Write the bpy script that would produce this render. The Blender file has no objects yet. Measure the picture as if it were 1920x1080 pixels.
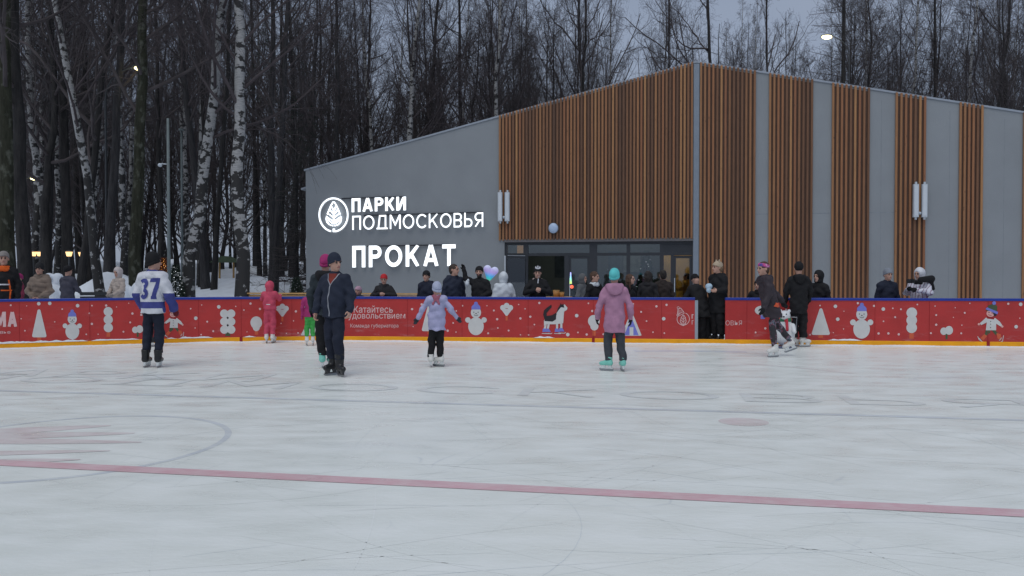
import bpy, bmesh, math, random
import numpy as np
from mathutils import Vector, Matrix, Euler
from mathutils.bvhtree import BVHTree

random.seed(7); rng = np.random.default_rng(11)
SC = bpy.context.scene
COL = SC.collection
rad = math.radians

# ------------------------------------------------------------------ camera
FPX = 1450.0; CAMH = 1.49
PITCH = math.atan(24.0 / FPX)
cd = bpy.data.cameras.new("camera"); cam = bpy.data.objects.new("camera", cd); COL.objects.link(cam)
cam.location = (0, 0, CAMH); cam.rotation_euler = (rad(90) - PITCH, 0, 0)
cd.sensor_width = 36.0; cd.lens = 36.0 * FPX / 1920.0; cd.clip_end = 2000; cd.clip_start = .05
SC.camera = cam

# ------------------------------------------------------------------ world, sun, exposure
w = bpy.data.worlds.new("World"); SC.world = w; w.use_nodes = True
nt = w.node_tree; nt.nodes.clear()
out = nt.nodes.new("ShaderNodeOutputWorld"); bg = nt.nodes.new("ShaderNodeBackground")
sky = nt.nodes.new("ShaderNodeTexSky"); sky.sky_type = 'NISHITA'; sky.sun_disc = False
SUN_EL, SUN_AZ = 64.0, 200.0
sky.sun_elevation = rad(SUN_EL); sky.sun_rotation = rad(SUN_AZ)
sky.air_density = 1.0; sky.dust_density = 2.0; sky.ozone_density = 1.5
hs = nt.nodes.new("ShaderNodeHueSaturation"); hs.inputs['Saturation'].default_value = .62
# soft uneven cloud sheet
tc = nt.nodes.new("ShaderNodeTexCoord"); mp = nt.nodes.new("ShaderNodeMapping"); mp.inputs['Scale'].default_value = (1.5, 1.5, 5)
nz = nt.nodes.new("ShaderNodeTexNoise"); nz.inputs['Scale'].default_value = 1.6; nz.inputs['Detail'].default_value = 5
cr = nt.nodes.new("ShaderNodeValToRGB"); cr.color_ramp.elements[0].position = .3; cr.color_ramp.elements[1].position = .75
cr.color_ramp.elements[0].color = (2.9, 3.6, 5.0, 1); cr.color_ramp.elements[1].color = (3.9, 4.55, 5.9, 1)
mx = nt.nodes.new("ShaderNodeMix"); mx.data_type = 'RGBA'; mx.inputs[0].default_value = .72
nt.links.new(tc.outputs['Generated'], mp.inputs[0]); nt.links.new(mp.outputs[0], nz.inputs[0])
nt.links.new(nz.outputs[0], cr.inputs[0]); nt.links.new(sky.outputs[0], hs.inputs['Color'])
nt.links.new(hs.outputs[0], mx.inputs[6]); nt.links.new(cr.outputs[0], mx.inputs[7])
nt.links.new(mx.outputs[2], bg.inputs[0]); nt.links.new(bg.outputs[0], out.inputs[0])
bg.inputs[1].default_value = .088
sl = bpy.data.lights.new("sun", 'SUN'); sl.energy = 1.2; sl.angle = rad(50); sl.color = (1, .985, .94)
so = bpy.data.objects.new("sun", sl); COL.objects.link(so)
az = rad(SUN_AZ)   # sun direction, clockwise from +Y
sd = Vector((math.sin(az) * math.cos(rad(SUN_EL)), math.cos(az) * math.cos(rad(SUN_EL)), math.sin(rad(SUN_EL))))
so.rotation_euler = sd.to_track_quat('Z', 'Y').to_euler()
SC.view_settings.view_transform = 'Standard'; SC.view_settings.look = 'None'
SC.view_settings.exposure = 0.0; SC.view_settings.gamma = 1.0
try: SC.view_settings.use_curve_mapping = False
except Exception: pass

# ------------------------------------------------------------------ photograph <-> world helpers
_cp, _sp = math.cos(PITCH), math.sin(PITCH)
def ray(px, py):
    x = (px - 960) / FPX; v = -(py - 540) / FPX
    # camera: forward = (0,cp,-sp), up = (0,sp,cp)
    d = np.array([x, _cp + v * _sp, -_sp + v * _cp])
    return d / d[1]
def onY(px, py, Y):
    d = ray(px, py); return np.array([d[0] * Y, Y, CAMH + d[2] * Y])
def ground(px, py, h=0.0):
    d = ray(px, py); Y = (h - CAMH) / d[2]; return np.array([d[0] * Y, Y, h])
def proj(p):
    x, y, z = p[0], p[1], p[2] - CAMH
    dep = y * _cp - z * _sp; up = y * _sp + z * _cp
    return 960 + FPX * x / dep, 540 - FPX * up / dep

# ------------------------------------------------------------------ materials
_mats = {}
def nodes_of(m):
    m.use_nodes = True; return m.node_tree, m.node_tree.nodes['Principled BSDF']
def mat(name, col, rough=.7, var=.12, scale=6.0, bump=0.0, bscale=40.0, metal=0.0, spec=.4, stretch=(1, 1, 1), emis=None, estr=0, sheen=0):
    if name in _mats: return _mats[name]
    m = bpy.data.materials.new(name); t, b = nodes_of(m)
    b.inputs['Roughness'].default_value = rough; b.inputs['Metallic'].default_value = metal
    b.inputs['Specular IOR Level'].default_value = spec
    if sheen: b.inputs['Sheen Weight'].default_value = sheen
    N = t.nodes; L = t.links
    co = N.new("ShaderNodeTexCoord"); mpn = N.new("ShaderNodeMapping"); mpn.inputs['Scale'].default_value = stretch
    L.new(co.outputs['Object'], mpn.inputs[0])
    n = N.new("ShaderNodeTexNoise"); n.inputs['Scale'].default_value = scale; n.inputs['Detail'].default_value = 6
    L.new(mpn.outputs[0], n.inputs[0])
    r = N.new("ShaderNodeValToRGB"); c = col
    r.color_ramp.elements[0].position = .3; r.color_ramp.elements[1].position = .7
    r.color_ramp.elements[0].color = (*[x * (1 - var) for x in c], 1); r.color_ramp.elements[1].color = (*[min(1, x * (1 + var)) for x in c], 1)
    L.new(n.outputs[0], r.inputs[0]); L.new(r.outputs[0], b.inputs['Base Color'])
    if bump:
        n2 = N.new("ShaderNodeTexNoise"); n2.inputs['Scale'].default_value = bscale; n2.inputs['Detail'].default_value = 3
        L.new(mpn.outputs[0], n2.inputs[0])
        bp = N.new("ShaderNodeBump"); bp.inputs['Strength'].default_value = bump; bp.inputs['Distance'].default_value = .02
        L.new(n2.outputs[0], bp.inputs['Height']); L.new(bp.outputs[0], b.inputs['Normal'])
    if emis:
        b.inputs['Emission Color'].default_value = (*emis, 1); b.inputs['Emission Strength'].default_value = estr
    _mats[name] = m; return m
def srgb(r, g, b):
    f = lambda c: (c / 255 / 12.92) if c <= 10 else ((c / 255 + .055) / 1.055) ** 2.4
    return (f(r), f(g), f(b))
def cloth(name, col, rough=.8, bump=.25, spec=.25): return mat("cloth_" + name, col, rough, .14, 9, bump, 60, spec=spec)

# ------------------------------------------------------------------ object helpers
def obj(name, me, m=None, parent=None, smooth=False):
    if isinstance(me, tuple):
        me = npmesh(name, *me)
    if m is not None and not me.materials:
        for mm in (m if isinstance(m, (list, tuple)) else [m]): me.materials.append(mm)
    if smooth: me.polygons.foreach_set("use_smooth", np.ones(len(me.polygons), bool))
    o = bpy.data.objects.new(name, me); COL.objects.link(o)
    if parent is not None: o.parent = parent
    return o
def tag(o, label=None, cat=None, group=None, kind=None):
    if label: o['label'] = label
    if cat: o['category'] = cat
    if group: o['group'] = group
    if kind: o['kind'] = kind
    return o
def empty(name, loc=(0, 0, 0), rz=0.0):
    o = bpy.data.objects.new(name, None); o.empty_display_size = .1; COL.objects.link(o)
    o.location = [float(v) for v in loc]; o.rotation_euler = (0, 0, rz); return o
def npmesh(name, V, F, mi=None):
    V = np.asarray(V, dtype=np.float32); me = bpy.data.meshes.new(name)
    if isinstance(F, np.ndarray) and F.ndim == 2:
        k = F.shape[1]; me.vertices.add(len(V)); me.vertices.foreach_set("co", V.ravel())
        me.loops.add(F.size); me.loops.foreach_set("vertex_index", F.astype(np.int32).ravel())
        me.polygons.add(len(F)); me.polygons.foreach_set("loop_start", np.arange(0, F.size, k, dtype=np.int32))
        me.polygons.foreach_set("loop_total", np.full(len(F), k, dtype=np.int32))
        me.update(calc_edges=True)
    else:
        me.from_pydata([tuple(map(float, v)) for v in V], [], [tuple(map(int, f)) for f in F]); me.update()
    if mi is not None: me.polygons.foreach_set("material_index", np.asarray(mi, dtype=np.int32))
    me.validate(clean_customdata=False)
    return me
class MB:
    def __init__(s): s.v = []; s.f = []; s.m = []
    def add(s, vs, fs, mi=0):
        b = len(s.v); s.v += [tuple(map(float, v)) for v in vs]; s.f += [tuple(i + b for i in f) for f in fs]; s.m += [mi] * len(fs)
    def box(s, c, d, mi=0, M=None):
        x, y, z = [q / 2 for q in d]
        vs = [(sx * x, sy * y, sz * z) for sx in (-1, 1) for sy in (-1, 1) for sz in (-1, 1)]
        if M is not None: vs = [tuple(M @ Vector(v)) for v in vs]
        vs = [(v[0] + c[0], v[1] + c[1], v[2] + c[2]) for v in vs]
        s.add(vs, [(0, 1, 3, 2), (4, 6, 7, 5), (0, 4, 5, 1), (2, 3, 7, 6), (0, 2, 6, 4), (1, 5, 7, 3)], mi)
    def hexa(s, p, mi=0):      # 8 points: bottom 4 ccw, top 4 ccw
        s.add(p, [(3, 2, 1, 0), (4, 5, 6, 7), (0, 1, 5, 4), (1, 2, 6, 5), (2, 3, 7, 6), (3, 0, 4, 7)], mi)
    def tube(s, pts, r, n=8, mi=0, caps=True):
        P = np.array(pts, float)[None]; R = np.array(r if hasattr(r, '__len__') else [r] * len(pts), float)[None]
        V, F = tubes(P, R, n); s.add(V, F.tolist(), mi)
        if caps:
            b = len(s.v) - len(V); s.f.append(tuple(b + i for i in range(n - 1, -1, -1))); s.m.append(mi)
            b2 = len(s.v) - n; s.f.append(tuple(b2 + i for i in range(n))); s.m.append(mi)
    def sphere(s, c, r, mi=0, nu=14, nv=9):
        r = r if hasattr(r, '__len__') else (r, r, r); vs = []; fs = []
        for j in range(1, nv):
            a = math.pi * j / nv
            for i in range(nu):
                t = 2 * math.pi * i / nu; vs.append((c[0] + r[0] * math.sin(a) * math.cos(t), c[1] + r[1] * math.sin(a) * math.sin(t), c[2] + r[2] * math.cos(a)))
        top = len(vs); vs.append((c[0], c[1], c[2] + r[2])); vs.append((c[0], c[1], c[2] - r[2]))
        for j in range(nv - 2):
            for i in range(nu): fs.append((j * nu + i, (j + 1) * nu + i, (j + 1) * nu + (i + 1) % nu, j * nu + (i + 1) % nu))
        for i in range(nu):
            fs.append((top, i, (i + 1) % nu)); fs.append((top + 1, (nv - 2) * nu + (i + 1) % nu, (nv - 2) * nu + i))
        s.add(vs, fs, mi)
    def build(s, name, m, parent=None, smooth=False):
        me = npmesh(name, s.v, s.f, s.m); return obj(name, me, m, parent, smooth)
def tubes(P, R, n=5):
    """P (B,k,3) polylines, R (B,k) radii -> verts, quad faces"""
    B, k, _ = P.shape
    T = np.empty_like(P); T[:, 1:-1] = P[:, 2:] - P[:, :-2] if k > 2 else T[:, 1:-1]
    T[:, 0] = P[:, 1] - P[:, 0]; T[:, -1] = P[:, -1] - P[:, -2]
    T /= np.linalg.norm(T, axis=2, keepdims=True) + 1e-9
    main = P[:, -1] - P[:, 0]; ref = np.where((np.abs(main[:, 2]) > .85 * np.linalg.norm(main, axis=1))[:, None], np.array([[1., 0, 0]]), np.array([[0, 0, 1.]]))[:, None, :]
    U = np.cross(T, np.broadcast_to(ref, T.shape)); U /= np.linalg.norm(U, axis=2, keepdims=True) + 1e-9
    W = np.cross(T, U)
    a = np.arange(n) * 2 * math.pi / n
    V = P[:, :, None, :] + R[:, :, None, None] * (np.cos(a)[None, None, :, None] * U[:, :, None, :] + np.sin(a)[None, None, :, None] * W[:, :, None, :])
    idx = np.arange(B * k * n).reshape(B, k, n)
    A = idx[:, :-1, :]; Bb = idx[:, 1:, :]
    F = np.stack([A, np.roll(A, -1, 2), np.roll(Bb, -1, 2), Bb], -1).reshape(-1, 4)
    return V.reshape(-1, 3), F
def merge(parts):
    vs = []; fs = []; b = 0
    for V, F in parts: vs.append(V); fs.append(F + b); b += len(V)
    return np.concatenate(vs), np.concatenate(fs)
def ribbon(pts, wd, closed=False):
    """mitred flat ribbon in 2D -> verts(2D), quads"""
    P = np.array(pts, float); n = len(P); L = []; Rr = []
    for i in range(n):
        if closed: a = P[(i - 1) % n]; c = P[(i + 1) % n]
        else: a = P[i - 1] if i else None; c = P[i + 1] if i < n - 1 else None
        d1 = (P[i] - a) if a is not None else (c - P[i]); d2 = (c - P[i]) if c is not None else d1
        d1 = d1 / (np.linalg.norm(d1) + 1e-9); d2 = d2 / (np.linalg.norm(d2) + 1e-9)
        n1 = np.array([-d1[1], d1[0]]); n2 = np.array([-d2[1], d2[0]]); m = n1 + n2; m /= np.linalg.norm(m) + 1e-9
        k = min(2.0, 1 / max(.3, float(m @ n1)))
        L.append(P[i] + m * wd / 2 * k); Rr.append(P[i] - m * wd / 2 * k)
    V = [tuple(v) for v in L] + [tuple(v) for v in Rr]
    F = [(i, n + i, n + (i + 1) % n, (i + 1) % n) for i in range(n if closed else n - 1)]
    return V, F
def text2d(s, bold=0.0, res=3):
    c = bpy.data.curves.new("lettering", 'FONT'); c.body = s; c.offset = bold; c.resolution_u = res
    o = bpy.data.objects.new("lettering", c); COL.objects.link(o); bpy.context.view_layer.update()
    me = bpy.data.meshes.new_from_object(o.evaluated_get(bpy.context.evaluated_depsgraph_get()))
    bm = bmesh.new(); bm.from_mesh(me); bmesh.ops.remove_doubles(bm, verts=bm.verts, dist=1e-5)
    V = np.array([v.co[:2] for v in bm.verts]); F = [[v.index for v in f.verts] for f in bm.faces]
    bm.free(); bpy.data.objects.remove(o); bpy.data.curves.remove(c); bpy.data.meshes.remove(me)
    mn = V.min(0); mxx = V.max(0)
    return (V - mn) / (mxx - mn), F      # normalised to the unit box
def islands(nv, F):
    par = list(range(nv))
    def fd(a):
        while par[a] != a: par[a] = par[par[a]]; a = par[a]
        return a
    for f in F:
        for b in f[1:]: par[fd(f[0])] = fd(b)
    g = {}
    for f in F: g.setdefault(fd(f[0]), []).append(f)
    return list(g.values())
def solid(V2, F, mp0, mp1):
    """front/back mapping of flat faces plus side walls; returns verts, faces"""
    used = sorted({i for f in F for i in f}); re = {a: i for i, a in enumerate(used)}; n = len(used)
    vs = [tuple(mp0(*V2[a])) for a in used] + [tuple(mp1(*V2[a])) for a in used]
    fs = []; ed = {}
    for f in F:
        g = [re[i] for i in f]; fs.append(tuple(g)); fs.append(tuple(n + i for i in reversed(g)))
        for i in range(len(g)):
            e = (g[i], g[(i + 1) % len(g)])
            ed[e] = 1
    for (a, b) in ed:
        if (b, a) not in ed: fs.append((b, a, n + a, n + b))
    return vs, fs

# ------------------------------------------------------------------ smooth-union solids (for bodies, garments, soft things)
def _smin(a, b, k):
    h = np.clip(.5 + .5 * (b - a) / k, 0, 1); return b + (a - b) * h - k * h * (1 - h)
class SD:
    def __init__(s, h=.01): s.h = h; s.ops = []; s.cuts = []
    def _reg(s, c, r, k, F):
        if F is not None: ctr = F[0] + F[1] @ (np.array(c) * F[2]); rr = np.full(3, r * F[2])
        else: ctr = np.array(c, float); rr = np.full(3, r)
        return ctr - rr - k, ctr + rr + k
    def cap(s, a, b, ra, rb=None, k=.02, sy=1.0, sub=False, F=None):
        rb = ra if rb is None else rb; a = np.array(a, float); b = np.array(b, float)
        s.ops.append(('cap', (a, b, ra, rb, sy), k, sub, F, s._reg((a + b) / 2, np.linalg.norm(b - a) / 2 + max(ra, rb), k, F))); return s
    def ell(s, c, r, k=.02, sub=False, F=None):
        s.ops.append(('ell', (np.array(c, float), np.array(r, float)), k, sub, F, s._reg(c, max(r), k, F))); return s
    def tor(s, c, rx, ry, r, k=.01, F=None, sz=1.0):
        s.ops.append(('tor', (np.array(c, float), rx, ry, r, sz), k, False, F, s._reg(c, max(rx, ry) + r * max(1, sz), k, F))); return s
    def cutnow(s, p, n): s.ops.append(('pl', (np.array(p, float), np.array(n, float)), 0, True, None, (np.zeros(3), np.zeros(3)))); return s
    def cut(s, p, n, F=None):
        p = np.array(p, float); n = np.array(n, float); n /= np.linalg.norm(n)
        if F is not None: p = F[0] + F[1] @ (p * F[2]); n = F[1] @ n
        s.cuts.append((p, n)); return s
    def build(s, wr=None):
        h = s.h
        lo = np.min([o[5][0] for o in s.ops if not o[3]], 0) - 2 * h; hi = np.max([o[5][1] for o in s.ops if not o[3]], 0) + 2 * h
        n = np.ceil((hi - lo) / h).astype(int) + 1
        ax = [lo[i] + h * np.arange(n[i]) for i in range(3)]
        V = np.full(tuple(n), .15, np.float32)
        for kind, a, k, sub, F, (rl, rh) in s.ops:
            if kind == 'pl':
                p, nn = a; V = np.maximum(V, (ax[0][:, None, None] - p[0]) * nn[0] + (ax[1][None, :, None] - p[1]) * nn[1] + (ax[2][None, None, :] - p[2]) * nn[2]).astype(np.float32); continue
            i0 = np.maximum(0, np.floor((rl - lo) / h).astype(int) - 1); i1 = np.minimum(n, np.ceil((rh - lo) / h).astype(int) + 2)
            if np.any(i1 <= i0): continue
            X = ax[0][i0[0]:i1[0], None, None]; Y = ax[1][None, i0[1]:i1[1], None]; Z = ax[2][None, None, i0[2]:i1[2]]
            if F is not None:
                X, Y, Z = X - F[0][0], Y - F[0][1], Z - F[0][2]; M = F[1].T / F[2]
                X, Y, Z = [M[i, 0] * X + M[i, 1] * Y + M[i, 2] * Z for i in range(3)]
            if kind == 'cap':
                A, B, ra, rb, sy = a; sc = np.array([1, 1 / sy, 1]); A = A * sc; D = B * sc - A; dd = D @ D + 1e-12
                px, py, pz = X - A[0], Y / sy - A[1], Z - A[2]
                t = np.clip((px * D[0] + py * D[1] + pz * D[2]) / dd, 0, 1)
                d = (np.sqrt((px - t * D[0]) ** 2 + (py - t * D[1]) ** 2 + (pz - t * D[2]) ** 2) - (ra + (rb - ra) * t)) * min(1, (1 + sy) / 2)
            elif kind == 'ell':
                c, r = a; x, y, z = (X - c[0]) / r[0], (Y - c[1]) / r[1], (Z - c[2]) / r[2]
                k0 = np.sqrt(x * x + y * y + z * z); k1 = np.sqrt((x / r[0]) ** 2 + (y / r[1]) ** 2 + (z / r[2]) ** 2) + 1e-9
                d = k0 * (k0 - 1) / k1
            else:
                c, rx, ry, r, sz = a; x, y, z = X - c[0], Y - c[1], (Z - c[2]) / sz
                q = (np.sqrt((x / rx) ** 2 + (y / ry) ** 2) - 1) * min(rx, ry); d = np.sqrt(q * q + z * z) - r
            if F is not None: d = d * F[2]
            sl_ = tuple(slice(i0[j], i1[j]) for j in range(3)); cur = V[sl_]
            V[sl_] = -_smin(-cur, d, k) if sub else _smin(cur, d, k)
        if wr is not None:
            I = np.nonzero(np.abs(V) < .03); P = np.stack([ax[i][I[i]] for i in range(3)], 1); V[I] += wr(P)
        for p, nn in s.cuts:
            V = np.maximum(V, (ax[0][:, None, None] - p[0]) * nn[0] + (ax[1][None, :, None] - p[1]) * nn[1] + (ax[2][None, None, :] - p[2]) * nn[2])
        V[0] = V[-1] = .1; V[:, 0] = V[:, -1] = .1; V[:, :, 0] = V[:, :, -1] = .1
        return nets(V, lo, h)
def nets(V, lo, h):
    s = V < 0
    c = np.zeros(tuple(np.array(V.shape) - 1), np.int8)
    for i in (0, 1):
        for j in (0, 1):
            for k in (0, 1): c += s[i:V.shape[0] - 1 + i, j:V.shape[1] - 1 + j, k:V.shape[2] - 1 + k]
    C = np.argwhere((c > 0) & (c < 8)); m = len(C)
    idx = -np.ones(c.shape, np.int64); idx[C[:, 0], C[:, 1], C[:, 2]] = np.arange(m)
    acc = np.zeros((m, 3)); cnt = np.zeros(m)
    for a in range(3):
        o = [x for x in range(3) if x != a]
        for p in (0, 1):
            for q in (0, 1):
                A = C.copy(); A[:, o[0]] += p; A[:, o[1]] += q; B = A.copy(); B[:, a] += 1
                va = V[A[:, 0], A[:, 1], A[:, 2]]; vb = V[B[:, 0], B[:, 1], B[:, 2]]; g = (va < 0) != (vb < 0)
                t = va / (va - vb + 1e-12); Pt = A.astype(float); Pt[:, a] += t
                acc[g] += Pt[g]; cnt[g] += 1
    vert = lo + h * acc / np.maximum(cnt, 1)[:, None]
    fs = []
    for a in range(3):
        o = [(1, 2), (2, 0), (0, 1)][a]
        sl0 = [slice(None)] * 3; sl1 = [slice(None)] * 3; sl0[a] = slice(0, -1); sl1[a] = slice(1, None)
        A = s[tuple(sl0)]; B = s[tuple(sl1)]; E = np.argwhere(A != B)
        E = E[(E[:, o[0]] > 0) & (E[:, o[1]] > 0)]
        ins = A[E[:, 0], E[:, 1], E[:, 2]]
        def cell(du, dv):
            Q = E.copy(); Q[:, o[0]] -= du; Q[:, o[1]] -= dv; return idx[Q[:, 0], Q[:, 1], Q[:, 2]]
        q = np.stack([cell(1, 1), cell(0, 1), cell(0, 0), cell(1, 0)], 1)
        q[~ins] = q[~ins][:, ::-1]; fs.append(q)
    return vert, np.concatenate(fs).astype(np.int32)
def sdo(name, sd, m, parent=None, wr=None): return obj(name, sd.build(wr), m, parent, True)

def strokes(ch, t):
    """built-up letter of height 1: (width, [polyline, closed, width])"""
    h = t / 2
    def arc(cx, cy, rx, ry, a0, a1, n=14): return [(cx + rx * math.cos(a), cy + ry * math.sin(a)) for a in np.linspace(a0, a1, n)]
    pi = math.pi
    if ch == 'П': W = .70; return W, [([(h, 0), (h, 1 - h), (W - h, 1 - h), (W - h, 0)], 0)]
    if ch == 'Т': W = .72; return W, [([(0, 1 - h), (W, 1 - h)], 0), ([(W / 2, 0), (W / 2, 1 - t)], 0)]
    if ch == 'А': W = .84; return W, [([(h * 1.1, 0), (W / 2 - h * .12, 1)], 0), ([(W - h * 1.1, 0), (W / 2 + h * .12, 1)], 0), ([(W * .24, .20 + h), (W * .76, .20 + h)], 0)]
    if ch == 'Р': W = .68; r = (.60 - t) / 2; return W, [([(h, 0), (h, 1 - h), (W - h - r, 1 - h)] + arc(W - h - r, 1 - h - r, r, r, pi / 2, -pi / 2, 12)[1:] + [(t, 1 - h - 2 * r)], 0)]
    if ch == 'Я': W = .70; r = (.60 - t) / 2; return W, [([(W - h, 0), (W - h, 1 - h), (h + r, 1 - h)] + arc(h + r, 1 - h - r, r, r, pi / 2, 3 * pi / 2, 12)[1:] + [(W - t, 1 - h - 2 * r)], 0), ([(h * 1.1, 0), (W * .55, .42)], 0)]
    if ch == 'К': W = .74; return W, [([(h, 0), (h, 1)], 0), ([(t * .9, .42), (W - h, 1)], 0), ([(W * .40, .56), (W - h * 1.05, 0)], 0)]
    if ch == 'И': W = .76; return W, [([(h, 0), (h, 1)], 0), ([(W - h, 0), (W - h, 1)], 0), ([(t * .9, .06), (W - t * .9, .94)], 0)]
    if ch == 'З': W = .62; r = (.55 - t) / 2; return W, [(arc(W / 2, 1 - h - r, W / 2 - h, r, 2.6, -pi / 2, 14), 0), (arc(W / 2, h + r, W / 2 - h, r, pi / 2, -2.6, 14), 0)]
    if ch == 'О': W = .92; return W, [(arc(W / 2, .5, W / 2 - h, .5 - h, 0, 2 * pi, 33)[:-1], 1)]
    if ch == 'С': W = .84; return W, [(arc(.46, .5, .46 - h, .5 - h, .72, 2 * pi - .72, 24), 0)]
    if ch == 'М': W = .88; return W, [([(h, 0), (h, 1)], 0), ([(W - h, 0), (W - h, 1)], 0), ([(t * .7, .97), (W / 2, .30), (W - t * .7, .97)], 0)]
    if ch == 'Д': W = .90; return W, [([(0, h), (W, h)], 0), ([(.15, t), (.26, 1 - h), (W - .17, 1 - h), (W - .17, t)], 0)]
    if ch == 'Ь': W = .66; r = (.60 - t) / 2; return W, [([(h, 1), (h, h), (W - h - r, h)] + arc(W - h - r, h + r, r, r, -pi / 2, pi / 2, 12)[1:] + [(t, h + 2 * r)], 0)]
    if ch == 'В': W = .68; r1 = (.5 - h) / 2; return W, [([(h, .5), (h, 1 - h), (W - h - r1 - .02, 1 - h)] + arc(W - h - r1 - .02, 1 - h - r1, r1, r1, pi / 2, -pi / 2, 10)[1:] + [(t, 1 - h - 2 * r1)], 0), ([(h, .5), (h, h), (W - h - r1, h)] + arc(W - h - r1, h + r1, r1, r1, -pi / 2, pi / 2, 10)[1:] + [(t, h + 2 * r1)], 0)]
def layout(s, t, gap=.15):
    """word of built-up letters scaled to unit width; yields per letter a list of (verts2D, quads)"""
    x = 0; L = []
    for ch in s:
        W, st = strokes(ch, t); L.append((x, st)); x += W + gap
    tot = x - gap; out = []
    for x0, st in L:
        ls = []
        for pts, cl in st:
            V, F = ribbon(pts, t, bool(cl)); ls.append(([((x0 + a) / tot, min(1.0, max(0.0, b))) for a, b in V], F))
        out.append(ls)
    return out

# ================================================================== SETTING
def sstep(a, b, x): t = np.clip((x - a) / (b - a), 0, 1); return t * t * (3 - 2 * t)
# rink board line (front face at the ice) from photograph points
_bp = [ground(x, y)[:2] for x, y in [(0, 655.5), (130, 650.9), (265, 646.3), (412, 642.8), (560, 640.4), (700, 640.3)]]
pR = ground(1920, 651.7)[:2]; p7 = ground(760, 640.9)[:2]
dr = (pR - p7) / np.linalg.norm(pR - p7)
left = [_bp[0] + np.array([-1.6, -1.25]), _bp[0] + np.array([-2.7, -2.9]), _bp[0] + np.array([-3.3, -5.0]), _bp[0] + np.array([-3.5, -9.0]), _bp[0] + np.array([-3.5, -16.0])][::-1]
ctrl = np.array(left + _bp + [p7 + dr * (2.0 + i * 3.0) for i in range(7)])
def catmull(C, m=14):
    o = []; n = len(C)
    for i in range(n - 1):
        p0 = C[max(i - 1, 0)]; p1 = C[i]; p2 = C[i + 1]; p3 = C[min(i + 2, n - 1)]
        for t in np.linspace(0, 1, m, endpoint=False):
            o.append(.5 * ((2 * p1) + (-p0 + p2) * t + (2 * p0 - 5 * p1 + 4 * p2 - p3) * t * t + (-p0 + 3 * p1 - 3 * p2 + p3) * t ** 3))
    o.append(C[-1]); return np.array(o)
BP = catmull(ctrl)
BT = np.gradient(BP, axis=0); BT /= np.linalg.norm(BT, axis=1, keepdims=True)
BN = np.stack([BT[:, 1], -BT[:, 0]], 1)            # towards the rink (camera side)
BS = np.concatenate([[0], np.cumsum(np.linalg.norm(np.diff(BP, axis=0), axis=1))])
_vis = BP[:, 1] > 7
BPX = np.array([proj((p[0], p[1], .5))[0] for p in BP[_vis]]); BSV = BS[_vis]
def b_s(px): return float(np.interp(px, BPX, BSV))
def b_at(s, off=0.0, z=0.0):
    p = np.array([np.interp(s, BS, BP[:, i]) for i in (0, 1)]); n = np.array([np.interp(s, BS, BN[:, i]) for i in (0, 1)]); n /= np.linalg.norm(n)
    q = p + n * off; return (q[0], q[1], z)
def b_px(px, py, off=.01):
    s = b_s(px); q = b_at(s, off, 0); d = ray(px, py); return (q[0], q[1], CAMH + d[2] * q[1])
BOARD_H = 1.01

# ---- ice
m_ice = bpy.data.materials.new("ice"); t, b = nodes_of(m_ice); N = t.nodes; L = t.links
def nnoise(N, L, vec, sc, det=5, stretch=None, rot=0, rough=.55):
    if stretch:
        mp_ = N.new("ShaderNodeMapping"); mp_.inputs['Scale'].default_value = stretch; mp_.inputs['Rotation'].default_value = (0, 0, rot); L.new(vec, mp_.inputs[0]); vec = mp_.outputs[0]
    n = N.new("ShaderNodeTexNoise"); n.inputs['Scale'].default_value = sc; n.inputs['Detail'].default_value = det; n.inputs['Roughness'].default_value = rough; L.new(vec, n.inputs[0]); return n.outputs[0]
def ramp(N, L, fac, stops):
    r = N.new("ShaderNodeValToRGB"); e = r.color_ramp.elements
    while len(e) < len(stops): e.new(.5)
    for i, (p, c) in enumerate(stops): e[i].position = p; e[i].color = (*c, 1) if len(c) == 3 else c
    L.new(fac, r.inputs[0]); return r.outputs[0]
def mixc(N, L, f, a, b_, mode='MIX'):
    m = N.new("ShaderNodeMix"); m.data_type = 'RGBA'; m.blend_type = mode
    for i, v in ((0, f), (6, a), (7, b_)):
        if isinstance(v, bpy.types.NodeSocket): L.new(v, m.inputs[i])
        elif i == 0: m.inputs[0].default_value = v
        else: m.inputs[i].default_value = (*v, 1)
    return m.outputs[2]
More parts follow.
